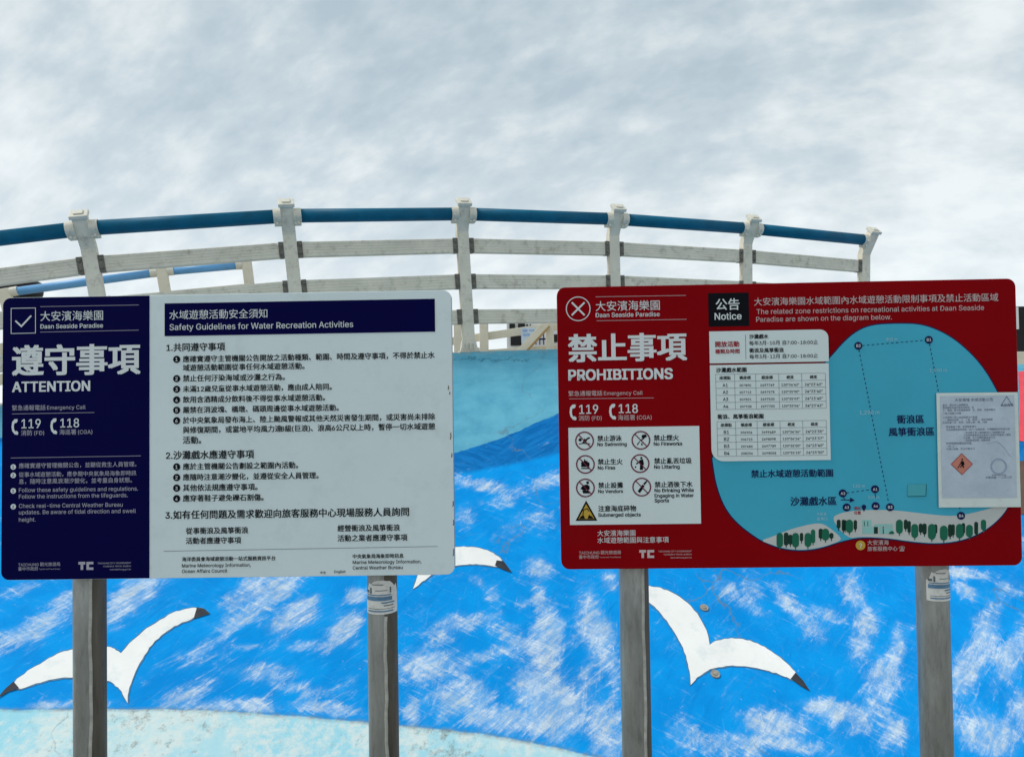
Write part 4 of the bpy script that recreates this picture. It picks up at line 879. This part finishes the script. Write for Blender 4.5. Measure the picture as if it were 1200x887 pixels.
# schedule and tables
s.rect('schedule_panel', 830.7, 388.6, 970.8, 423.6, .0030, (0, .022, 0, 0))
s.text('schedule_red_lettering', '開放活動', 837.7, 866, 403.6, .026, .0036); s.text('schedule_red_lettering', '種類及時間', 837.7, 866.3, 412, .022, .0036)
s.line('table_rule', [(873.2, 392.5), (873.7, 421)], .0011, .0036)
SL = 'schedule_lettering'
for (b, x0, x1, y, bd) in (('沙灘戲水', 877.5, 900, 394.6, .024), ('每年3月-10月 自7:00-18:00止', 877.5, 958, 402.2, .008), ('衝浪及風箏衝浪', 877.5, 918, 410.8, .024), ('每年3月-12月 自7:00-18:00止', 877.8, 958, 418, .008)): s.text(SL, b, x0, x1, y, bd, .0036)
s.rect('coordinate_panel', 831.5, 428, 973, 538.7, .0030, (0, 0, 0, .032)); 
s.text(SL, '沙灘戲水範圍', 838.7, 874.5, 433.8, .024, .0036); s.text(SL, '衝浪、風箏衝浪範圍', 840.3, 894.3, 488.2, .024, .0036)
def table(xs, ys, rows, dx):
    for y in ys: s.line('table_rule', [(xs[0] + (y - ys[0]) * dx, y), (xs[-1] + (y - ys[0]) * dx, y - (xs[-1] - xs[0]) * .012)], .0008, .0036)
    for x in xs: s.line('table_rule', [(x, ys[0] - (x - xs[0]) * .012), (x + (ys[-1] - ys[0]) * dx, ys[-1] - (x - xs[0]) * .012)], .0008, .0038)
    for j, row in enumerate(rows):
        for i, t_ in enumerate(row):
            cxm = (xs[i] + xs[i + 1]) / 2 + (ys[j] - ys[0]) * dx; cym = (ys[j] + ys[j + 1]) / 2 - (xs[i] - xs[0]) * .012
            hw = (4.2 if len(t_) == 2 else 3.2 if 0 else 6.6 if len(t_) == 3 else 6.8 if len(t_) == 6 else 8.1 if len(t_) == 7 else 10.4) if j else (6.6 if len(t_) == 3 else 4.2)
            if j and len(t_) == 2: hw = 3.0
            s.text(SL, t_, cxm - hw, cxm + hw, cym + (0 if j == 0 else 2.2), .018 if j == 0 else .008, .0036, base=j > 0)
hd = ('座標點', '橫座標', '縱座標', '經度', '緯度')
table((838.2, 860.3, 885, 912, 938.8, 966.6), (438.8, 447, 455, 463.2, 471.6, 479.8), (hd, ('A1', '207890', '2697749', '120°34\'43"', '24°23\'42"'), ('A2', '207713', '2697578', '120°35\'00"', '24°23\'40"'), ('A3', '207821', '2697535', '120°35\'03"', '24°23\'40"'), ('A4', '207938', '2697700', '120°35\'04"', '24°23\'42"')), .025)
table((839.8, 861.5, 886.7, 913.5, 940, 967.5), (494, 502, 510, 518.2, 526.4, 534.6), (hd, ('B1', '206904', '2699489', '120°34\'36"', '24°23\'35"'), ('B2', '206723', '2698098', '120°34\'24"', '24°23\'37"'), ('B3', '207686', '2697789', '120°35\'00"', '24°23\'40"'), ('B4', '208256', '2698058', '120°35\'18"', '24°23\'50"')), .025)
red = s
# ================================================================== laminated paper taped over the map
pn = thing('paper_notice', 'laminated paper notice with an orange diamond stuck on the red sign', 'paper notice', (1.0, 1.868, 1.0), -.0273); bpy.context.view_layer.update()
s = Sheet(red.C + red.Nn * .006, -.0273, -.0092, pn); s.m = red.m; s.objs = {}
oc = [s.uv(*p) for p in ((1100.5, 594.5), (1196.3, 594), (1192.6, 459.5), (1097.6, 460.6))]
MB().sweep([[s.P(u, v, o_) for u, v in oc] for o_ in (-.0012, .0004)]).build('laminate', MT['paper'], pn)
s.poly('page', [(1103.8, 583.4), (1191.5, 583), (1188.4, 463), (1101.2, 464)], .0008)
s.text('page_heading', '大安海域 水域活動公告', 1118.5, 1163.5, 468.6, 0, .0014)
s.line('page_emblem', [(1179.3, 464.4), (1186, 475), (1172.8, 475.3)], .0016, .0014, True); s.text('page_emblem', '大安海域', 1172.5, 1187, 474.5, 0, .0016)
random.seed(3)
LN = ['一、活動時間：每日上午至下午', '依據：水域遊憩活動管理辦法第五條規定', '公告事項：限制水域遊憩活動之種類範圍時間及行為', '一、範圍說明', '二、注意事項：海象不佳時請勿下水', '三、依發展觀光條例第六十條規定處罰']
for i, y in enumerate((474.8, 477.8, 480.8, 484.5, 489.2, 492.2, 495.2, 500.2, 503.5, 507, 510, 513, 516, 519.5, 523, 526)):
    x0 = 1104.5 + (0 if i < 7 else 4) + (20 if 9 <= i <= 12 else 0); x1 = (1134, 1141, 1166, 1126, 1145, 1163, 1156, 1144, 1183, 1178, 1184, 1166, 1160, 1139, 1118, 1142)[i]
    n_ = max(5, int((x1 - x0) / 2.6)); body = ''.join(random.choice(LN[j % 6]) for j in range(n_)); s.text('page_lettering', body, x0, x1, y, 0, .0014)
s.poly('diamond_sign', [(1126.6, 531.3), (1139.3, 543.5), (1127, 556), (1114.3, 543.7)], .0014)
s.line('diamond_edge', [(1126.6, 531.3), (1139.3, 543.5), (1127, 556), (1114.3, 543.7)], .0012, .0018, True)
for pg in ([(-.5, -6), (1, -6.2), (1.2, -4.4), (-.3, -4.2)], [(-1, -3.6), (2, -3), (3, 1), (1.6, 1), (2.4, 4.5), (1.2, 4.6), (0, 1.6), (-1.2, 4.6), (-2.2, 4.2), (-.6, .5)], [(-1, -2.6), (-4.4, 3.6), (-3.8, 4), (-.2, -1.6)], [(-5, 3.4), (-3.2, 4.2), (-5, 5)]): s.shape('worker_symbol', 1126.8, 543.4, 1.0, pg, .0020)
s.disc('stamp', 1170, 546.5, 8.5, .0014, 30, ring=1.6); s.line('stamp', [(1156, 520), (1168, 517), (1176, 524), (1184, 535)], .0009, .0014)
s.text('page_lettering', '臺中市政府觀光旅遊局', 1162, 1179, 556.5, 0, .0014); s.text('page_lettering', '中華民國一一二年三月', 1155, 1185, 559.3, 0, .0014)
paper = s
realise()
IW, IK, IL = MT['ink_white'], MT['ink_black'], MT['ink_lilac']
blue.finish({'navy_field': (MT['navy'], 'panel'), 'header_band': (MT['navy'], 'panel'), 'navy_lettering': (IW, 'panel'), 'check_emblem': (IW, 'panel'), 'rule': (IL, 'panel'), 'heading_lettering': (IW, 'panel'), 'small_lettering': (IL, 'panel'), 'phone_emblem': (IW, 'panel'),
    'bullet': (MT['ink_white'], 'panel'), 'bullet_number': (MT['navy'], 'panel'), 'agency_lettering': (IL, 'panel'), 'agency_emblem': (IL, 'panel'), 'header_lettering': (IW, 'panel'), 'body_lettering': (IK, 'panel'), 'footer_lettering': (IK, 'panel'), 'black_bullet': (IK, 'panel'), 'black_bullet_number': (IW, 'panel'), 'footer_rule': (MT['ink_grey'], 'panel'), 'rust_mark': (MT['rust'], 'panel')})
IP = MT['ink_pink']
rm = {**{k_: MT['map_dkgreen'] for k_ in red.parts if k_.startswith('map_tree_print|dark')}, 'cross_emblem': IW, 'rule': IP, 'white_lettering': IW, 'heading_lettering': IW, 'small_lettering': IP, 'phone_emblem': IW, 'rules_panel': MT['panel_pale'], 'rules_lettering': IK, 'warning_triangle': IK, 'triangle_field': MT['yellow'], 'triangle_symbol': IK,
    'agency_lettering': IP, 'agency_emblem': IP, 'notice_box': IK, 'notice_lettering': IW, 'map_heading_lettering': IP, 'map_edge': MT['ink_navy'], 'map_water': MT['map_blue'], 'map_sand': MT['map_sand'], 'map_tree_print': MT['map_green'], 'map_tree_print|dark': MT['map_dkgreen'], 'map_building': MT['map_mint'], 'map_building_dark': MT['map_dkgreen'],
    'map_marker': MT['ink_navy'], 'map_marker_number': IW, 'map_route': MT['ink_navy'], 'map_lettering': MT['ink_navy'], 'map_note_lettering': IP if 0 else MT['map_note'], 'map_red_lettering': MT['ink_red'], 'map_pin': MT['ink_navy'], 'visitor_badge': MT['yellow'], 'visitor_badge_mark': IW, 'map_caption_lettering': IP, 'tape_patch': MT['map_teal'], 'tape_edge': MT['map_dkgreen'],
    'schedule_panel': MT['panel_pale'], 'schedule_red_lettering': MT['ink_red'], 'table_rule': MT['ink_grey'], 'schedule_lettering': IK, 'coordinate_panel': MT['panel_pale']}
for k_ in PIC: rm['pictogram|' + k_] = IK; rm['prohibition_ring|' + k_] = MT['ink_grey']
MT['ring'] = mat('prohibition_ring_print', (0.14, 0.012, 0.035), 0.45, 0.05, 9, spec=0.2)
for k_ in PIC: rm['prohibition_ring|' + k_] = MT['ring']
red.finish({k_: (v_, 'panel') for k_, v_ in rm.items()})
for sg_, k_ in ((blue, 1), (red, 1)): sg_.posts[k_][0]['label'] = 'grey steel post with a torn white sticker under the panel'
paper.finish({'page': MT['page'], 'page_heading': MT['ink_page'], 'page_emblem': MT['ink_page'], 'page_lettering': MT['ink_page'], 'diamond_sign': MT['orange'], 'diamond_edge': MT['ink_red'], 'worker_symbol': IK, 'stamp': MT['stamp']})
# posts: weld beads and stickers
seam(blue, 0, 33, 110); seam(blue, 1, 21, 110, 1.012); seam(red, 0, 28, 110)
sticker(blue, 1, 8, 74, 1.018, 1.108); sticker(red, 1, 14, 62, 1.03, 1.115)
